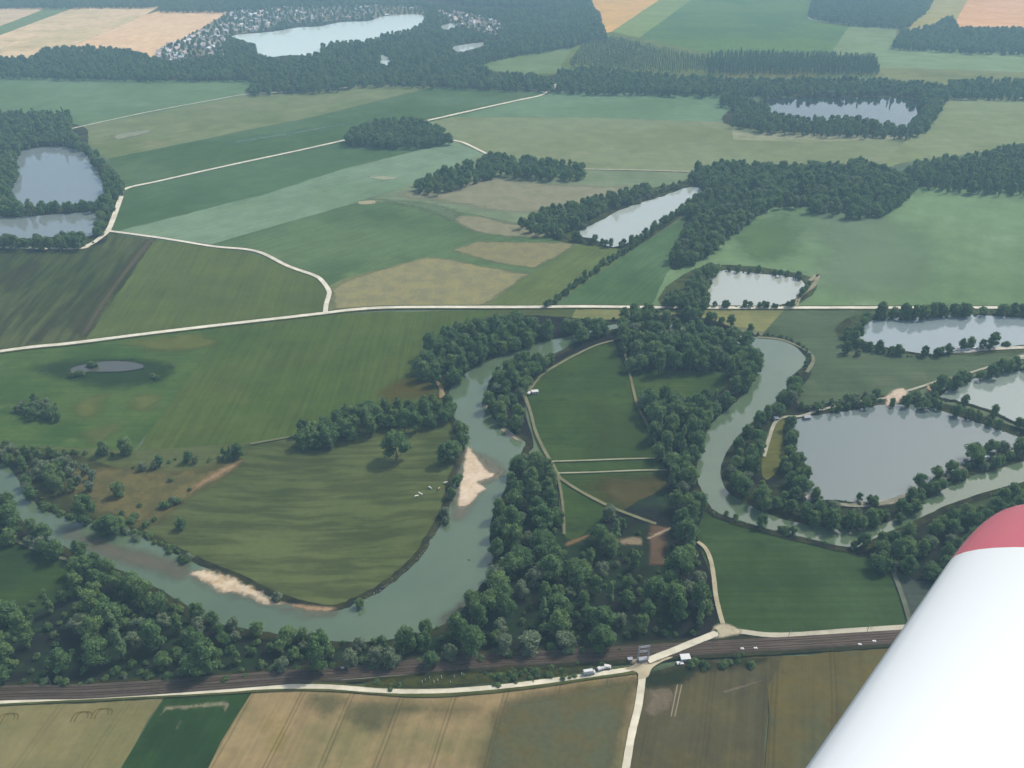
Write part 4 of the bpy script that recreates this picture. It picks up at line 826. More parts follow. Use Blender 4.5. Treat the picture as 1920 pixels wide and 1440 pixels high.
wood("in the big wood beside the long lake", [(1292, 330), (1300, 306), (1350, 300), (1500, 303), (1585, 302), (1606, 290), (1640, 308), (1706, 325), (1716, 350), (1640, 406), (1560, 402), (1500, 388), (1450, 386), (1400, 420), (1340, 466), (1290, 498), (1252, 488), (1270, 446), (1296, 408), (1268, 400), (1312, 360)], D(dark=5, mid=3, willow=1), (.85, 1.1), 8.6, inset=.6, name="woodland")
wood("in the right-edge wood beyond the pasture", [(1690, 322), (1720, 300), (1780, 290), (1850, 284), (1900, 268), (2100, 268), (2100, 372), (1900, 362), (1790, 356), (1730, 348)], D(dark=4, mid=2, poplar=3), (.8, 1.1), 9, inset=.6, name="woodland")
wood("in the dark clump on the middle track", [(640, 268), (656, 240), (700, 224), (770, 220), (830, 236), (852, 264), (790, 274), (700, 274)], D(dark=8, mid=1), (.85, 1.05), 8.5, inset=.55, name="copse")
wood("in the crescent copse below the middle track", [(764, 356), (800, 326), (880, 302), (920, 286), (965, 292), (1010, 296), (1098, 308), (1096, 332), (1010, 332), (940, 324), (870, 348), (812, 362)], D(dark=6, mid=2, willow=.5), (.7, .95), 8.5, inset=.4, name="copse")
L1 = [(34, 296), (70, 284), (120, 280), (134, 304), (164, 300), (186, 330), (200, 366), (172, 380), (34, 380), (32, 335)]
L2 = [(-40, 418), (50, 418), (180, 408), (176, 434), (-40, 440)]
wood("round the twin lakes at the left edge", [(-200, 212), (132, 208), (136, 245), (160, 272), (190, 290), (214, 320), (234, 350), (218, 385), (200, 425), (150, 462), (-200, 462)], D(dark=5, mid=3, poplar=1.2), (.75, 1.1), 9, holes=[L1, L2], inset=.5)
row("on the bar between the twin lakes", [(-40, 400), (60, 396), (120, 398), (190, 394)], D(dark=3, mid=3), (.6, .9), 8, 2)
row("round the twin lakes at the left edge", [(-40, 462), (80, 463), (140, 463), (176, 452)], D(bush=3, mid=3), (.5, .8), 7, 3)
wood("in the poplar block at the far left", [(-200, 206), (134, 206), (134, 244), (-200, 244)], D(poplar=1), (.8, 1.0), 7.5, inset=.5)
L6 = [(1445, 194), (1560, 200), (1704, 214), (1702, 234), (1640, 224), (1600, 216), (1500, 218), (1445, 206)]
wood("round the far blue-green lake", [(1372, 232), (1378, 204), (1350, 196), (1352, 174), (1400, 168), (1420, 160), (1700, 150), (1768, 156), (1772, 180), (1720, 230), (1708, 258), (1500, 250), (1430, 246)], D(dark=4, mid=3, poplar=1.5, willow=.6), (.8, 1.1), 10, holes=[L6, [(1405, 172), (1430, 172), (1430, 188), (1408, 186)], [(1440, 184), (1710, 186), (1706, 216), (1445, 198)]], inset=.55, far=True)
wood("in the hazy belt right of the bridge track", [(1038, 170), (1046, 130), (1120, 124), (1200, 134), (1300, 142), (1480, 146), (1650, 146), (1700, 154), (1700, 170), (1400, 176), (1350, 178), (1100, 174)], D(dark=5, mid=3), (.85, 1.15), 11, inset=.5, far=True)
wood("in the hazy belt at the right edge", [(1768, 152), (1800, 146), (2200, 148), (2200, 190), (1772, 182)], D(dark=6, mid=2), (.85, 1.1), 11, inset=.5, far=True)
wood("in the young poplar plantation", [(1098, 74), (1150, 66), (1240, 88), (1328, 104), (1324, 132), (1200, 132), (1060, 122)], D(poplar=1), (.5, .62), 9, inset=.3, far=True, rows=ang_px(1150, 66, 1320, 128))
wood("in the dark poplar strip", [(1322, 100), (1400, 96), (1640, 102), (1652, 134), (1330, 134)], D(poplar=1), (.9, 1.05), 8, inset=.4, far=True)
row("round the far blue-green lake", [(1710, 254), (1728, 232), (1746, 206), (1760, 180)], D(mid=3, dark=2, poplar=1), (.8, 1.0), 7, 4, far=True)
row("round the far blue-green lake", [(1722, 256), (1742, 228), (1762, 198), (1772, 176)], D(mid=3, dark=2, poplar=1), (.8, 1.0), 7, 4, far=True)
row("in the big wood beside the long lake", [(1648, 408), (1680, 385), (1712, 358)], D(dark=3, mid=2), (.6, .8), 6, 2)
row("in the row of saplings behind the far lake", [(1340, 142), (1500, 144), (1650, 146)], D(spindle=1), (.6, .9), 16, 5, far=True)
wood("on the horizon wood at the upper right", [(1516, 30), (1530, -40), (1770, -40), (1740, 20), (1700, 52), (1600, 47)], D(dark=4, mid=3), (.9, 1.2), 12, inset=.5, far=True)
wood("in the far belt at the upper right", [(1670, 88), (1690, 56), (1750, 46), (1784, 28), (1796, 50), (2200, 54), (2200, 112), (1800, 96)], D(dark=4, mid=3), (.9, 1.2), 12, inset=.5, far=True)
VZ = [[(820, 18), (880, 20), (950, 44), (930, 66), (856, 48)], [(520, 12), (700, 6), (800, 12), (796, 26), (700, 34), (540, 44)], [(340, 74), (430, 24), (520, 12), (540, 34), (500, 56), (430, 66), (400, 100), (330, 112), (290, 112), (298, 92)]]
for k_, z_ in enumerate(VZ): wood("among the far village houses", z_, D(mid=3, dark=2, willow=1), (.5, .85), 21, inset=.2, far=True)
V_HOLES = VZ + [[(437, 70), (480, 63), (545, 58), (600, 52), (640, 45), (700, 41), (720, 32), (788, 29), (792, 42), (770, 54), (715, 56), (706, 68), (690, 74), (640, 76), (602, 78), (598, 98), (504, 108), (482, 98), (478, 82)],
           [(712, 102), (728, 106), (732, 122), (716, 122)], [(824, 50), (850, 42), (858, 50), (834, 56)], [(848, 88), (906, 78), (908, 86), (860, 100)],
           [(296, 92), (330, 78), (352, 96), (330, 114), (294, 110)], [(340, 72), (380, 56), (396, 66), (360, 84)], [(396, 60), (440, 20), (520, 14), (530, 32), (470, 56), (430, 62)]]
wood("round the village lake", [(290, 112), (320, 88), (352, 66), (400, 48), (430, 22), (520, 6), (640, 0), (780, 4), (880, 14), (1010, 16), (1048, -4), (1062, 20), (1070, 70), (1090, 84), (960, 104), (900, 120), (926, 136), (1000, 138), (1040, 146), (1040, 172), (1000, 168), (690, 158), (640, 168), (467, 176), (467, 150), (300, 148)], D(dark=4, mid=4, willow=1), (.8, 1.15), 12.5, holes=V_HOLES, inset=.45, far=True)
wood("in the belt beneath the tan fields", [(-200, 140), (-200, 104), (60, 106), (84, 88), (160, 85), (250, 94), (280, 104), (310, 112), (310, 150)], D(dark=5, mid=3), (.9, 1.15), 12, inset=.5, far=True)
wood("in the dark spur beside the orange field", [(1044, 10), (1060, -60), (1090, -60), (1112, 10), (1136, 60), (1140, 72), (1060, 84), (1052, 60)], D(dark=5, mid=1), (1, 1.25), 12, inset=.4, far=True)
wood("along the top edge of the photograph", [(-200, 14), (-200, -50), (1060, -50), (1060, -10), (1012, 12), (880, 8), (800, -8), (640, -5), (520, 8), (430, 22), (300, 22), (298, 12)], D(dark=5, mid=3), (1, 1.2), 14, inset=.4, far=True)
row("beside the railway south of the line", [(700, 1288), (740, 1286), (770, 1282)], D(bush=1), (.4, .8), 3, 2)
row("between the railway and the white lane", [(925, 1284), (970, 1279), (1020, 1273), (1060, 1268)], D(bush=4, dark=.3), (.35, .8), 3, 2.2)
row("between the railway and the white lane", [(930, 1276), (990, 1268), (1060, 1258), (1130, 1250)], D(bush=4), (.5, 1.0), 3.2, 2.0)
row("between the railway and the white lane", [(880, 1268), (940, 1262), (1010, 1256)], D(bush=3), (.4, .8), 4, 1.5)
row("on the corner south-east of the level crossing", [(1292, 1250), (1320, 1254), (1346, 1250), (1374, 1240), (1400, 1232)], D(bush=4), (.6, 1.1), 2.6, 1.6)

# ------------------------------------------------------------------ the biggest stand as things, the rest as masses
def px_size(p):
    k = PROTO[p[1]][0]; return F_PX / (p[3] * CP + CAM_H * SP) * p[4] * (k['h'] + 2 * k['r'])
def in_view(p):
    k = PROTO[p[1]][0]; x, y = to_px(p[2], p[3], k['h'] * p[4] * .6); m = k['r'] * F_PX / (p[3] * CP + CAM_H * SP) * .5
    if not (-m < x < 1920 + m and -m < y < 1440 + m): return False
    return not (x > 1515 and y > 1440 - (x - 1515) * 400 / 275 and y > 950 + max(0, 1860 - x) * .9)      # hidden by the wing
nearidx = {}
for cat in ("tree", "bush"):
    c = [(px_size(p), i) for i, p in enumerate(PLANTS) if CAT[p[1]] == cat and in_view(p) and not WOODS[p[0]]['far']]
    c.sort(reverse=True); nearidx[cat] = set(i for _, i in c[:300])
near = nearidx["tree"] | nearidx["bush"]
def ordinal(n):
    return "%d%s" % (n, "th" if 10 <= n % 100 <= 20 else {1: "st", 2: "nd", 3: "rd"}.get(n % 10, "th"))
words_ord = {1: "leftmost", 2: "second from left", 3: "third from left", 4: "fourth from left", 5: "fifth from left"}
bykey = {}
for i in near:
    p = PLANTS[i]; bykey.setdefault((WOODS[p[0]]['where'], p[1]), []).append((to_px(p[2], p[3], 5)[0], i))
for (where, kind), lst in bykey.items():
    lst.sort(); cat = CAT[kind]; noun = "" if kind in ("willow", "poplar") else " " + cat
    for n, (x, i) in enumerate(lst, 1):
        p = PLANTS[i]; pr = PROTO[kind][i % len(PROTO[kind])]
        if len(lst) == 1: lab = LOOK[kind] + noun + " " + where
        else:
            pos = words_ord.get(n, ordinal(n) + " from left")
            if n == len(lst): pos = "rightmost"
            lab = LOOK[kind] + noun + " " + where + ", " + pos
        nm = {"willow": "willow_tree", "poplar": "poplar_tree", "bush": "bush", "pale_bush": "bush"}.get(kind, "broadleaf_tree")
        e = empty(nm, (p[2], p[3], 0), p[5]); e.scale = (p[4] * (2 - p[6]) , p[4] * (1.9 - p[6] * .9) , p[4] * p[6])
        tag(e, lab, cat, cat + "s " + where)
        for part, me in (("crown", pr['crown']), ("trunk", pr['trunk'])):
            link_mesh(part, me, e)
def scatter_group():
    ng = bpy.data.node_groups.new("planting", 'GeometryNodeTree')
    ng.interface.new_socket("Geometry", in_out='INPUT', socket_type='NodeSocketGeometry'); ng.interface.new_socket("Geometry", in_out='OUTPUT', socket_type='NodeSocketGeometry')
    N = ng.nodes.new; gi, go = N("NodeGroupInput"), N("NodeGroupOutput")
    iop = N("GeometryNodeInstanceOnPoints"); ci = N("GeometryNodeCollectionInfo"); ci.inputs["Collection"].default_value = proto_col
    ci.inputs["Separate Children"].default_value = True; ci.inputs["Reset Children"].default_value = True
    def na(name, typ): x = N("GeometryNodeInputNamedAttribute"); x.data_type = typ; x.inputs["Name"].default_value = name; return next(o for o in x.outputs if o.enabled and o.name == "Attribute")
    iop.inputs["Pick Instance"].default_value = True
    ng.links.new(gi.outputs[0], iop.inputs["Points"]); ng.links.new(ci.outputs[0], iop.inputs["Instance"])
    ng.links.new(na("kind_index", 'INT'), iop.inputs["Instance Index"]); ng.links.new(na("turn", 'FLOAT_VECTOR'), iop.inputs["Rotation"]); ng.links.new(na("size", 'FLOAT_VECTOR'), iop.inputs["Scale"])
    ng.links.new(iop.outputs[0], go.inputs[0]); return ng
NG = scatter_group()
masses = {}
for i, p in enumerate(PLANTS):
    if i not in near: masses.setdefault((WOODS[p[0]]['where'], CAT[p[1]]), []).append(i)
for (where, cat), ids in masses.items():
    me = bpy.data.meshes.new("stand"); me.from_pydata([(PLANTS[i][2], PLANTS[i][3], 0) for i in ids], [], [])
    a = me.attributes.new("kind_index", 'INT', 'POINT'); a.data.foreach_set("value", [PROTO[PLANTS[i][1]][i % len(PROTO[PLANTS[i][1]])]['idx'] for i in ids])
    a = me.attributes.new("turn", 'FLOAT_VECTOR', 'POINT'); a.data.foreach_set("vector", [v for i in ids for v in (0, 0, PLANTS[i][5])])
    a = me.attributes.new("size", 'FLOAT_VECTOR', 'POINT'); a.data.foreach_set("vector", [v for i in ids for v in (PLANTS[i][4], PLANTS[i][4], PLANTS[i][4] * PLANTS[i][6])])
    has_single = (where, cat) in {(WOODS[PLANTS[j][0]]['where'], CAT[PLANTS[j][1]]) for j in near}
    o = link_mesh("woodland" if cat == "tree" else "undergrowth", me)
    md = o.modifiers.new("planting", 'NODES'); md.node_group = NG
    tag(o, ("remaining " if has_single else "") + ("mass of trees " if cat == "tree" else "mass of low bushes ") + where, "woodland" if cat == "tree" else "undergrowth", kind='stuff')
print("plants", len(PLANTS), "single", len(near), "masses", len(masses), "smallest single tree px", min(px_size(PLANTS[i]) for i in nearidx["tree"]))
# ------------------------------------------------------------------ builders for small things
def boxm(bm, c, s, rz=0.0, mi=0, taper=1.0, bevel=0.0):
    r = bmesh.ops.create_cube(bm, size=1); vs = r['verts']
    for v in vs:
        k = taper if v.co.z > 0 else 1.0
        v.co = Vector((v.co.x * s[0] * k, v.co.y * s[1] * k, v.co.z * s[2]))
    if bevel:
        es = list({e for v in vs for e in v.link_edges}); b = bmesh.ops.bevel(bm, geom=es, offset=bevel, segments=2, affect='EDGES'); vs = list({v for f in b['faces'] for v in f.verts} | {v for v in vs if v.is_valid})
    M = Matrix.Translation(c) @ Matrix.Rotation(rz, 4, 'Z'); bmesh.ops.transform(bm, matrix=M, verts=vs)
    for f in {f for v in vs for f in v.link_faces}: f.material_index = mi
    return vs
def tubem(bm, a, b, r0, r1=None, k=8, mi=0):
    a, b = Vector(a), Vector(b); r1 = r0 if r1 is None else r1; d = b - a
    q = d.to_track_quat('Z', 'Y').to_matrix().to_4x4()
    res = bmesh.ops.create_cone(bm, cap_ends=True, segments=k, radius1=r0, radius2=r1, depth=d.length)
    bmesh.ops.transform(bm, matrix=Matrix.Translation((a + b) / 2) @ q, verts=res['verts'])
    for f in {f for v in res['verts'] for f in v.link_faces}: f.material_index = mi
def copy_thing(o, loc, rz, label, scale=None):
    c = o.copy(); col.objects.link(c); c.location = loc; c.rotation_euler = (0, 0, rz); c["label"] = label
    if scale: c.scale = scale
    for ch in o.children:
        d = ch.copy(); col.objects.link(d); d.parent = c
        for g in ch.children:
            e = g.copy(); col.objects.link(e); e.parent = d
    return c
wall_m = flat("render_mat", (.72, .70, .66)); roof_red = flat("tile_mat", (.50, .40, .35)); roof_grey = flat("slate_mat", (.55, .56, .58)); win_m = flat("pane_mat", (.04, .05, .06), .2, .6)
white_m = flat("white_paint_mat", (.58, .58, .56), .4, .4); steel_m = flat("steel_mat", (.17, .18, .18), .6, .3, .2); conc_m = flat("concrete_mat", (.46, .45, .42)); tyre_m = flat("tyre_mat", (.03, .03, .03)); wood_m = flat("board_mat", (.26, .19, .13)); grey_m = flat("grey_paint_mat", (.30, .31, .33), .4, .4)

# ------------------------------------------------------------------ village on the far lake
def house_mesh(w, l, h, rm, seed):
    bm = bmesh.new(); boxm(bm, (0, 0, h / 2), (l, w, h), mi=0)
    e = .4; rh = w * .42
    a = [bm.verts.new(p) for p in ((-l / 2 - e, -w / 2 - e, h), (l / 2 + e, -w / 2 - e, h), (l / 2 + e, w / 2 + e, h), (-l / 2 - e, w / 2 + e, h), (-l / 2 - e, 0, h + rh), (l / 2 + e, 0, h + rh))]
    for f, mi in (((0, 1, 5, 4), 1), ((2, 3, 4, 5), 1), ((0, 4, 3), 0), ((1, 2, 5), 0), ((3, 2, 1, 0), 1)):
        bm.faces.new([a[i] for i in f]).material_index = mi
    boxm(bm, (l * .25, w * .12, h + rh * 1.0), (.8, .6, 1.6), mi=0)
    for sx in (-.3, .05, .32):
        for sy in (-1, 1): boxm(bm, (l * sx, sy * (w / 2 + .03), h * .55), (1.2, .12, 1.3), mi=2)
    boxm(bm, (l * -.12, -(w / 2 + .04), 1.05), (1.0, .12, 2.1), mi=2)
    return bm, (wall_m, rm, win_m)
protoH = []
for i, (w, l, h, rm) in enumerate(((8, 12, 3.2, roof_red), (9, 15, 3.4, roof_grey), (7, 10, 3.0, roof_grey), (10, 18, 4.6, roof_red), (8, 11, 3.2, white_m))):
    bm, ms = house_mesh(w, l, h, rm, i); me = bpy.data.meshes.new("house"); bm.to_mesh(me); bm.free()
    for m in ms: me.materials.append(m)
    protoH.append((me, ("red-tiled", "long grey-roofed", "small grey-roofed", "large red-tiled", "white-roofed")[i]))
HREG = [([(296, 94), (330, 78), (354, 96), (336, 114), (292, 112)], 36, "at the corner of the orange field"), ([(338, 74), (380, 56), (410, 64), (430, 84), (396, 92), (356, 88)], 44, "west of the village lake"),
        ([(396, 60), (440, 18), (520, 14), (536, 30), (476, 58), (430, 62)], 84, "north-west of the village lake"), ([(524, 14), (700, 8), (796, 14), (790, 24), (700, 32), (545, 42)], 52, "north of the village lake"),
        ([(822, 20), (876, 22), (945, 44), (928, 62), (858, 46)], 40, "east of the village lake"), ([(386, 94), (420, 92), (420, 108), (390, 108)], 9, "among the trees below the village lake"), ([(1042, 22), (1110, 40), (1130, 54), (1090, 54)], 5, "by the dark spur of trees")]
def village():
    g = np.random.default_rng(5); cells = []
    for poly, n, where in HREG:
        a = np.array(poly, float); lo = a.min(0); hi = a.max(0); got = []
        t = 0
        while len(got) < n and t < 4000:
            t += 1; x, y = g.uniform(lo, hi)
            if not inside(x, y, a): continue
            X, Y = P(x, y, 3)
            if wet(np.array(X), np.array(Y)): continue
            if all((X - q[0]) ** 2 + (Y - q[1]) ** 2 > 17 ** 2 for q in got + cells): got.append((X, Y, x, y))
        by = {}
        for q in got:
            k = int(g.integers(0, 5)); by.setdefault(k, []).append(q)
        for k, l in by.items():
            l.sort(key=lambda q: q[2])
            for i, q in enumerate(l, 1):
                o = link_mesh("house", protoH[k][0]); o.location = (q[0], q[1], 0); o.rotation_euler = (0, 0, g.choice([.3, 1.87, .1, 1.2]) + g.normal() * .1)
                pos = "" if len(l) == 1 else ", rightmost" if i == len(l) else ", " + words_ord.get(i, ordinal(i) + " from left")
                tag(o, protoH[k][1] + " village house " + where + pos, "house", "houses of the village " + where)
        cells += got
village()

# ------------------------------------------------------------------ railway furniture
def mast():
    e = empty("catenary_mast"); tag(e, "x", "mast", "catenary masts along the railway")
    bm = bmesh.new()
    boxm(bm, (0, 0, 3.6), (.2, .16, 7.2), taper=.8); bm_obj("pole", bm, steel_m, e)
    bm = bmesh.new(); boxm(bm, (0, 0, .25), (.9, .9, .5)); bm_obj("footing", bm, conc_m, e)
    bm = bmesh.new(); tubem(bm, (0, 0, 6.4), (0, 3.0, 6.7), .05); tubem(bm, (0, 0, 5.3), (0, 2.8, 5.4), .045); tubem(bm, (0, 2.8, 5.4), (0, 2.2, 6.6), .04); tubem(bm, (0, 0, 7.2), (0, 2.0, 6.6), .03); bm_obj("arm", bm, steel_m, e)
    return e
m0 = mast(); first = True
Lm = along(mid, 4.6); Rm = along(mid, -5.4)
def on_row(line, x):
    pxs = np.array([to_px(q[0], q[1], 0)[0] for q in line]); return np.interp(x, pxs, line[:, 0]), np.interp(x, pxs, line[:, 1])
for n, x in enumerate((96, 241, 387, 535, 681, 815, 948, 1080, 1345, 1478, 1625)):
    for side, line in (("north", Lm),):
        X, Y = on_row(line, x); a, b = on_row(line, x - 10), on_row(line, x + 10); ang = math.atan2(b[1] - a[1], b[0] - a[0])
        lab = "grey catenary mast on the %s side of the railway, %s" % (side, "rightmost" if n == 10 else words_ord.get(n + 1, ordinal(n + 1) + " from left"))
        rz = ang + (math.pi if side == "north" else 0)
        if first: m0.location = (X, Y, 0); m0.rotation_euler = (0, 0, rz); m0["label"] = lab; first = False
        else: copy_thing(m0, (X, Y, 0), rz, lab)
def wires():
    for nm, off in (("north", 1.78), ("south", -1.78)):
        bm = bmesh.new(); l = along(mid, off)[::3]
        for h, r_ in ((5.3, .012), (6.3, .012)):
            for i in range(len(l) - 1): tubem(bm, (l[i][0], l[i][1], h + z_rail), (l[i + 1][0], l[i + 1][1], h + z_rail), r_, k=4)
        tag(bm_obj("overhead_wire", bm, steel_m), "thin overhead wires hanging above the %s railway track" % nm, "overhead wire", "overhead wires of the railway")
wires()
gantry_m = flat("galvanised_mat", (.38, .41, .45), .5, .4, .1)
def gantry():
    e = empty("height_gauge_gantry"); tag(e, "tall grey lattice portal frame standing beside the level crossing", "gantry")
    X, Y = P(1205, 1241); e.location = (X, Y, 0); e.rotation_euler = (0, 0, ang_px(1195, 1243, 1216, 1240))
    for sx in (-2.7, 2.7):
        for dy in (0, 5.0):
            if dy and sx > 0: continue
        bm = bmesh.new()
        for dx, dy in ((-.3, -.3), (.3, -.3), (.3, .3), (-.3, .3)): tubem(bm, (sx + dx, dy, 0), (sx + dx * .8, dy * .8, 11.5), .08, k=5)
        for i in range(10):
            z = i * 1.05
            tubem(bm, (sx - .3, -.3, z), (sx + .28, -.3, z + 1.05), .045, k=4); tubem(bm, (sx + .3, .3, z), (sx - .28, .3, z + 1.05), .045, k=4); tubem(bm, (sx - .3, .3, z), (sx - .3, -.28, z + 1.05), .045, k=4); tubem(bm, (sx + .3, -.3, z), (sx + .3, .28, z + 1.05), .045, k=4)
        bm_obj("lattice_post", bm, gantry_m, e)
    for z in (7.4, 10.6):
        bm = bmesh.new(); boxm(bm, (0, -.2, z), (5.4, .2, .26)); boxm(bm, (0, .2, z + .5), (5.4, .2, .26))
        for i in range(8): tubem(bm, (-2.6 + i * .68, -.2, z), (-2.3 + i * .68, .2, z + .5), .04, k=4)
        bm_obj("crossbeam", bm, gantry_m, e)
    bm = bmesh.new(); boxm(bm, (0, 0, 1.5), (4.8, 2.2, 2.2)); bm_obj("switch_cabinet", bm, grey_m, e)
gantry()
def cabin(name, x, y, s, label, cat, rz=0.0, wm=None, rm=None, flat_roof=False):
    wm = wm or wall_m; rm = rm or roof_grey
    e = empty(name); tag(e, label, cat); X, Y = P(x, y); e.location = (X, Y, 0); e.rotation_euler = (0, 0, rz)
    l, w, h = s; bm = bmesh.new(); boxm(bm, (0, 0, h / 2), (l, w, h)); bm_obj("wall", bm, wm, e)
    bm = bmesh.new()
    if flat_roof: boxm(bm, (0, 0, h + .1), (l + .4, w + .4, .18))
    else:
        a = [bm.verts.new(p) for p in ((-l / 2 - .3, -w / 2 - .3, h + .01), (l / 2 + .3, -w / 2 - .3, h + .01), (l / 2 + .3, w / 2 + .3, h + .01), (-l / 2 - .3, w / 2 + .3, h + .01), (-l / 2 - .3, 0, h + w * .35), (l / 2 + .3, 0, h + w * .35))]
        for f in ((0, 1, 5, 4), (2, 3, 4, 5), (0, 4, 3), (1, 2, 5), (3, 2, 1, 0)): bm.faces.new([a[i] for i in f])
    bm_obj("roof", bm, rm, e)
    bm = bmesh.new(); boxm(bm, (-l * .22, -w / 2 - .03, 1.0), (.9, .08, 2.0)); bm_obj("door", bm, wood_m, e)
    bm = bmesh.new(); boxm(bm, (l * .2, -w / 2 - .03, h * .55), (1.0, .08, .8)); bm_obj("window", bm, win_m, e)
    return e
ar = ang_px(1200, 1236, 1300, 1228)
cabin("crossing_hut", 1284, 1238, (4.6, 3.2, 2.6), "white hut with flat roof at the crossing beside the railway", "hut", ar, white_m, white_m, True)
cabin("shed", 1275, 1246, (3.0, 1.6, 1.2), "low white shed just below the crossing hut", "shed", ar, white_m, white_m, True)
cabin("relay_cabinet", 1181, 1240, (2.2, 1.4, 2.0), "small grey relay cabinet left of the gantry at the crossing", "cabinet", ar, grey_m, grey_m, True)
for x, y, lab in ((643, 1256, "white lineside box with door on the bank by the thicket"), (1391, 1220, "white lineside box nearest the crossing on the right stretch"), (1416, 1219, "white lineside box beside the right stretch, second from the crossing"), (1611, 1212, "white lineside box near the wing, left of a pair"), (1638, 1206, "white lineside box near the wing, right of a pair")):
    cabin("lineside_cabinet", x, y, (1.3, .8, 1.5), lab, "cabinet", ar, white_m, white_m, True)["group"] = "white boxes beside the railway"
cabin("fishing_hut", 1512, 786, (5, 3, 2.4), "grey fishing hut at the north-west corner of the big lake", "hut", .2, grey_m, grey_m, False)
cabin("fishing_hut", 1455, 788, (3, 3, 2.4), "small white hut where the gravel track bends by the lake", "hut", .2, white_m, white_m, True)
cabin("fishing_hut", 1516, 938, (5, 3, 2.4), "tan fishing hut at the south-west corner of the big lake", "hut", .3, wall_m, roof_red, False)
cabin("farm_shelter", 1003, 738, (5, 3.2, 2.4), "white shelter beside the track on the peninsula meadow", "shelter", .2, white_m, white_m, True)
for x, y, l, lab in ((1782, 661, 6, "white caravan on the blue lake shore, leftmost"), (1797, 659, 8, "white caravan on the blue lake shore, second from left"), (1812, 658, 6, "white caravan on the blue lake shore, third from left"), (1826, 656, 7, "white caravan on the blue lake shore, rightmost"), (1846, 861, 6, "white caravan on the spit below the big lake")):
    e = empty("caravan"); tag(e, lab, "caravan", "caravans on the lake shores"); X, Y = P(x, y); e.location = (X, Y, 0); e.rotation_euler = (0, 0, .15)
    bm = bmesh.new(); boxm(bm, (0, 0, 1.5), (l, 2.3, 2.1), bevel=.25); bm_obj("body", bm, white_m, e)
    bm = bmesh.new(); boxm(bm, (l * .18, -1.16, 1.7), (1.3, .06, .6)); boxm(bm, (-l * .2, -1.16, 1.7), (1.0, .06, .6)); bm_obj("window", bm, win_m, e)
    for s in (-1, 1):
        bm = bmesh.new(); tubem(bm, (0, s * 1.05, .35), (0, s * .85, .35), .35, k=12); bm_obj("wheel", bm, tyre_m, e)
    bm = bmesh.new(); tubem(bm, (l / 2, .4, .5), (l / 2 + 1.1, 0, .45), .05); tubem(bm, (l / 2, -.4, .5), (l / 2 + 1.1, 0, .45), .05); bm_obj("drawbar", bm, steel_m, e)
# vehicles
def van(name, x, y, l, label, cat, rz, body_m):
    e = empty(name); tag(e, label, cat); X, Y = P(x, y); e.location = (X, Y, next_z(0) + .05); e.rotation_euler = (0, 0, rz); hh = 2.3 if l > 4.9 else 1.4
    bm = bmesh.new(); boxm(bm, (-l * .08, 0, .45 + hh / 2 - .1), (l * .84, 1.95, hh - .2), bevel=.15, taper=.96); boxm(bm, (l * .42, 0, .85), (l * .2, 1.85, .85), bevel=.12); bm_obj("body", bm, body_m, e)
    bm = bmesh.new()
    vs = [bm.verts.new(p) for p in ((l * .345, -.85, hh * .55 + .3), (l * .345, .85, hh * .55 + .3), (l * .335, .75, hh + .12), (l * .335, -.75, hh + .12))]; bm.faces.new(vs); r_ = bmesh.ops.extrude_face_region(bm, geom=bm.faces[:]); bmesh.ops.translate(bm, vec=(.05, 0, 0), verts=[v for v in r_['geom'] if isinstance(v, bmesh.types.BMVert)])
    bm_obj("windscreen", bm, win_m, e)
    for sx in (-.3, .34):
        for sy in (-1, 1):
            bm = bmesh.new(); tubem(bm, (l * sx, sy * .98, .36), (l * sx, sy * .74, .36), .36, k=12); bm_obj("wheel", bm, tyre_m, e)
    for sy in (-.65, .65):
        bm = bmesh.new(); boxm(bm, (l * .525, sy, .9), (.06, .3, .2)); bm_obj("headlight", bm, conc_m, e)
ln = ang_px(1060, 1275, 1130, 1265)
van("parked_van", 1104, 1266, 6.0, "white van parked on the verge of the white lane", "van", ln, white_m)
van("parked_car", 1127, 1258, 4.3, "white car by the bushes behind the parked van", "car", ln + .2, white_m)
van("parked_car", 1137, 1255, 4.2, "white car nearest the crossing behind the parked van", "car", ln - .3, white_m)
van("parked_car", 992, 741, 4.3, "pale car at the bend of the peninsula track", "car", 1.2, white_m)
# pale posts by the lane
p0 = None
for i, x in enumerate((792, 798, 806, 814, 821, 828, 845, 852, 866)):
    X, Y = P(x, 1283 - (i % 3) * 4 - (6 if i > 6 else 0)); lab = "pale concrete post in the rough grass, %s" % ("rightmost" if i == 8 else words_ord.get(i + 1, ordinal(i + 1) + " from left"))
    if p0 is None:
        e = empty("stone_post", (X, Y, 0)); tag(e, lab, "post", "pale posts beside the railway"); p0 = e
        bm = bmesh.new(); boxm(bm, (0, 0, 1.3), (.38, .38, 2.6), taper=.8, bevel=.03); bm_obj("shaft", bm, flat("pale_post_mat", (.55, .55, .48)), e)
        bm = bmesh.new(); boxm(bm, (0, 0, .1), (.8, .8, .24), bevel=.03); bm_obj("plinth", bm, conc_m, e)
    else: copy_thing(p0, (X, Y, 0), i * .3, lab, (1, 1, random.uniform(.8, 1.3)))
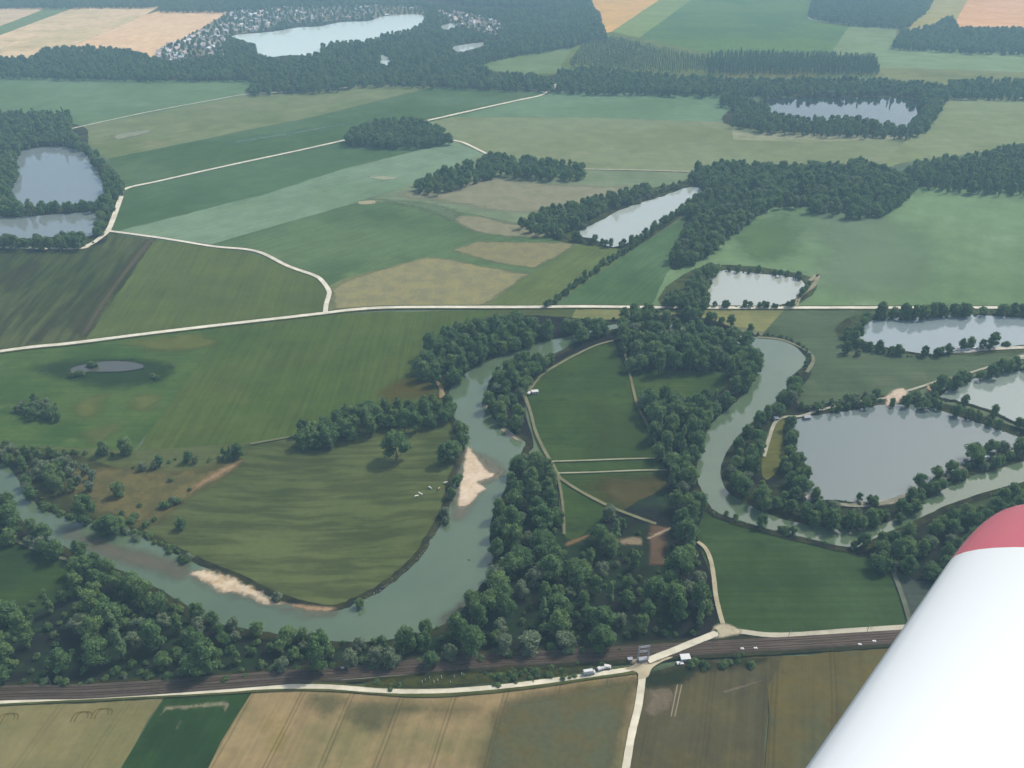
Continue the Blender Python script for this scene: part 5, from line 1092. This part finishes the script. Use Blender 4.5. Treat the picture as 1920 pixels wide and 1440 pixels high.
# stones along the bank of the left bend
def rubble():
    g = np.random.default_rng(9); bm = bmesh.new(); l = Pa(smooth_poly([(818, 988), (806, 1018), (790, 1042), (765, 1068), (735, 1092), (705, 1112), (678, 1130)], False, 8)); m = flat("bank_stone_mat", (.34, .31, .24))
    for i in range(380):
        t = g.uniform(0, len(l) - 1.001); k = int(t); p = l[k] + (l[k + 1] - l[k]) * (t - k) + g.normal(size=2) * .9; r = g.uniform(.2, .5)
        q = bmesh.ops.create_icosphere(bm, subdivisions=1, radius=r)
        for v in q['verts']: v.co = Vector((v.co.x * g.uniform(.8, 1.3) + p[0], v.co.y * g.uniform(.8, 1.3) + p[1], v.co.z * .7 + .45))
    tag(bm_obj("rubble", bm, m), "band of pale broken stones edging the meadow bank", "rubble", kind='stuff')
rubble()
# low stony earth bank round the inside of the bend
# cattle: one continuous body each
def cow_mesh(graze):
    me = bpy.data.meshes.new("body"); hz = .55 if graze else 1.35
    V = [(-.85, 0, 1.2), (-.4, 0, 1.15), (.15, 0, 1.12), (.7, 0, 1.2), (1.05, 0, 1.15 if graze else 1.4), (1.35, 0, hz + .15 if graze else 1.55), (1.62, 0, hz - .2 if graze else 1.45)]
    E = [(i, i + 1) for i in range(6)]; Rr = [.30, .38, .40, .36, .24, .17, .10]
    def add(par, pts, rs):
        k = par
        for p, r_ in zip(pts, rs): V.append(p); Rr.append(r_); E.append((k, len(V) - 1)); k = len(V) - 1
    for s in (-1, 1):
        add(0, [(-.85, s * .22, .85), (-.75, s * .24, .62), (-.95, s * .24, .42), (-.88, s * .24, .06)], [.20, .13, .075, .07])
        add(3, [(.62, s * .22, .80), (.62, s * .22, .48), (.60, s * .22, .06)], [.15, .08, .07])
        add(5, [(1.33, s * .22, V[5][2] + .08)], [.04])
    add(0, [(-1.16, 0, 1.2), (-1.24, 0, .7)], [.05, .035])
    me.from_pydata(V, E, []); o = bpy.data.objects.new("tmp", me); col.objects.link(o)
    sk = o.modifiers.new("s", 'SKIN'); 
    for i, r_ in enumerate(Rr): me.skin_vertices[0].data[i].radius = (r_, r_)
    me.skin_vertices[0].data[1].use_root = True
    o.modifiers.new("u", 'SUBSURF').levels = 1
    dg = bpy.context.evaluated_depsgraph_get(); dg.update(); res = bpy.data.meshes.new_from_object(o.evaluated_get(dg)); bpy.data.objects.remove(o)
    res.materials.clear(); res.materials.append(hide_m); res.name = "body"; return res
hide_m = flat("cream_hide_mat", (.78, .74, .64), .8, .2)
hidec_m = flat("tan_hide_mat", (.40, .28, .19), .8, .2)
cg, cs_ = cow_mesh(True), cow_mesh(False)
for i, (x, y, me, rz, lab) in enumerate(((781, 933, cg, .4, "cream cow grazing, leftmost of the small herd"), (789, 929, cs_, 2.6, "cream cow standing head up beside the leftmost cow"), (806, 917, cg, -.6, "cream cow grazing in the middle of the herd"), (823, 919, cg, 1.2, "tan cow grazing on the river side of the herd"), (835, 908, cs_, .2, "cream cow standing nearest the river, rightmost of the herd"))):
    if i == 3: me = me.copy(); me.materials[0] = hidec_m
    o = link_mesh("cow", me); X, Y = P(x, y); o.location = (X, Y, .3); o.rotation_euler = (0, 0, rz); o.scale = (1.15,) * 3; tag(o, lab, "cow", "cattle in the mown meadow")
    me.polygons.foreach_set("use_smooth", [True] * len(me.polygons))
# a snag standing out of the river
bm = bmesh.new(); X, Y = P(879, 1052); tubem(bm, (X, Y, -.2), (X + .3, Y, 1.3), .45, .25, 7); tubem(bm, (X, Y, .7), (X - 1.0, Y + .2, 1.2), .16, .06, 5); tubem(bm, (X + .1, Y, .5), (X + 1.1, Y - .3, .75), .18, .07, 5)
tag(bm_obj("driftwood_snag", bm, tyre_m), "small dark snag sticking out of the river", "snag")

# ------------------------------------------------------------------ the aircraft's wing
def cam_world(u_px, v_px, d):
    u = (u_px - 960) / F_PX; v = (v_px - 720) / F_PX
    return Vector((u * d, d * (CP - v * SP), CAM_H - d * (SP + v * CP)))
wing_m = flat("white_wing_paint", (.70, .75, .78), .25, .5); red_m = flat("red_tip_paint", (.50, .10, .155), .25, .5)
def wing():
    root = empty("aircraft"); tag(root, "white aeroplane wing with rounded red tip filling the lower right corner", "aeroplane")
    A = cam_world(1480, 1492, 1.9); B = cam_world(1790, 1042, 4.0); s = (B - A); Ls = s.length; s.normalize()
    c = Vector((1.0, .10, 0.0)); c = (c - s * c.dot(s)).normalized(); n = c.cross(s); n = n if n.z > 0 else -n
    A = A - s * 2.2; Ls += 2.02
    root.location = A
    def section(t, k, le, th):
        """airfoil ring at span t; k chord scale, le set-back, th thickness scale"""
        chord = 1.5 * k; ring = []
        xs = [.5 * (1 - math.cos(math.pi * i / 22)) for i in range(23)]
        yt = lambda x: .62 * (.2969 * math.sqrt(x) - .126 * x - .3516 * x * x + .2843 * x ** 3 - .1015 * x ** 4)
        for x in reversed(xs): ring.append((x * chord + le, yt(x) * 1.75 * th))
        for x in xs[1:]: ring.append((x * chord + le, -yt(x) * 1.5 * th * .8))
        return [s * t + c * a + n * b for a, b in ring]
    def loft(rings, name, mat, cap_end=False, cap_start=False):
        bm = bmesh.new(); R_ = [[bm.verts.new(p) for p in r] for r in rings]; m = len(R_[0])
        for i in range(len(R_) - 1):
            for j in range(m): bm.faces.new((R_[i][j], R_[i][(j + 1) % m], R_[i + 1][(j + 1) % m], R_[i + 1][j]))
        if cap_end: bm.faces.new(R_[-1])
        if cap_start: bm.faces.new(R_[0])
        bmesh.ops.recalc_face_normals(bm, faces=bm.faces); return bm_obj(name, bm, mat, root, True)
    loft([section(Ls * i / 12, 1, 0, 1) for i in range(13)], "wing_panel", wing_m, False, True)
    TL = 1.62; rr = []
    for i in range(15):
        a = math.pi / 2 * i / 14; q = math.cos(a) ** .42 if i < 14 else .02
        rr.append(section(Ls + .002 + TL * math.sin(a), max(.03, 1 - .30 * (1 - q)) if i < 14 else .6, .36 * (1 - q), max(.02, q)))
    loft(rr, "wing_tip", red_m, True)
wing()
# ------------------------------------------------------------------ the air
def haze():
    bm = bmesh.new(); bmesh.ops.create_cube(bm, size=1)
    x0, x1, y0, y1, z0, z1 = -9100, 9100, -3100, 14100, -1.0, CAM_H + 6
    for v in bm.verts:
        v.co = ((x0 + x1) / 2 + v.co.x * (x1 - x0), (y0 + y1) / 2 + v.co.y * (y1 - y0), (z0 + z1) / 2 + v.co.z * (z1 - z0))
    m = bpy.data.materials.new("haze_mat"); m.use_nodes = True; nt = m.node_tree; nt.nodes.clear()
    v = nt.nodes.new("ShaderNodeVolumePrincipled"); o = nt.nodes.new("ShaderNodeOutputMaterial")
    v.inputs["Color"].default_value = (0.46, 0.73, 0.93, 1); v.inputs["Density"].default_value = HAZE
    v.inputs["Density Attribute"].default_value = ""; v.inputs["Anisotropy"].default_value = 0.0
    nt.links.new(v.outputs[0], o.inputs["Volume"])
    tag(bm_obj("haze", bm, m), "thin bluish summer haze hanging over the whole valley", "haze", kind='stuff')
haze()
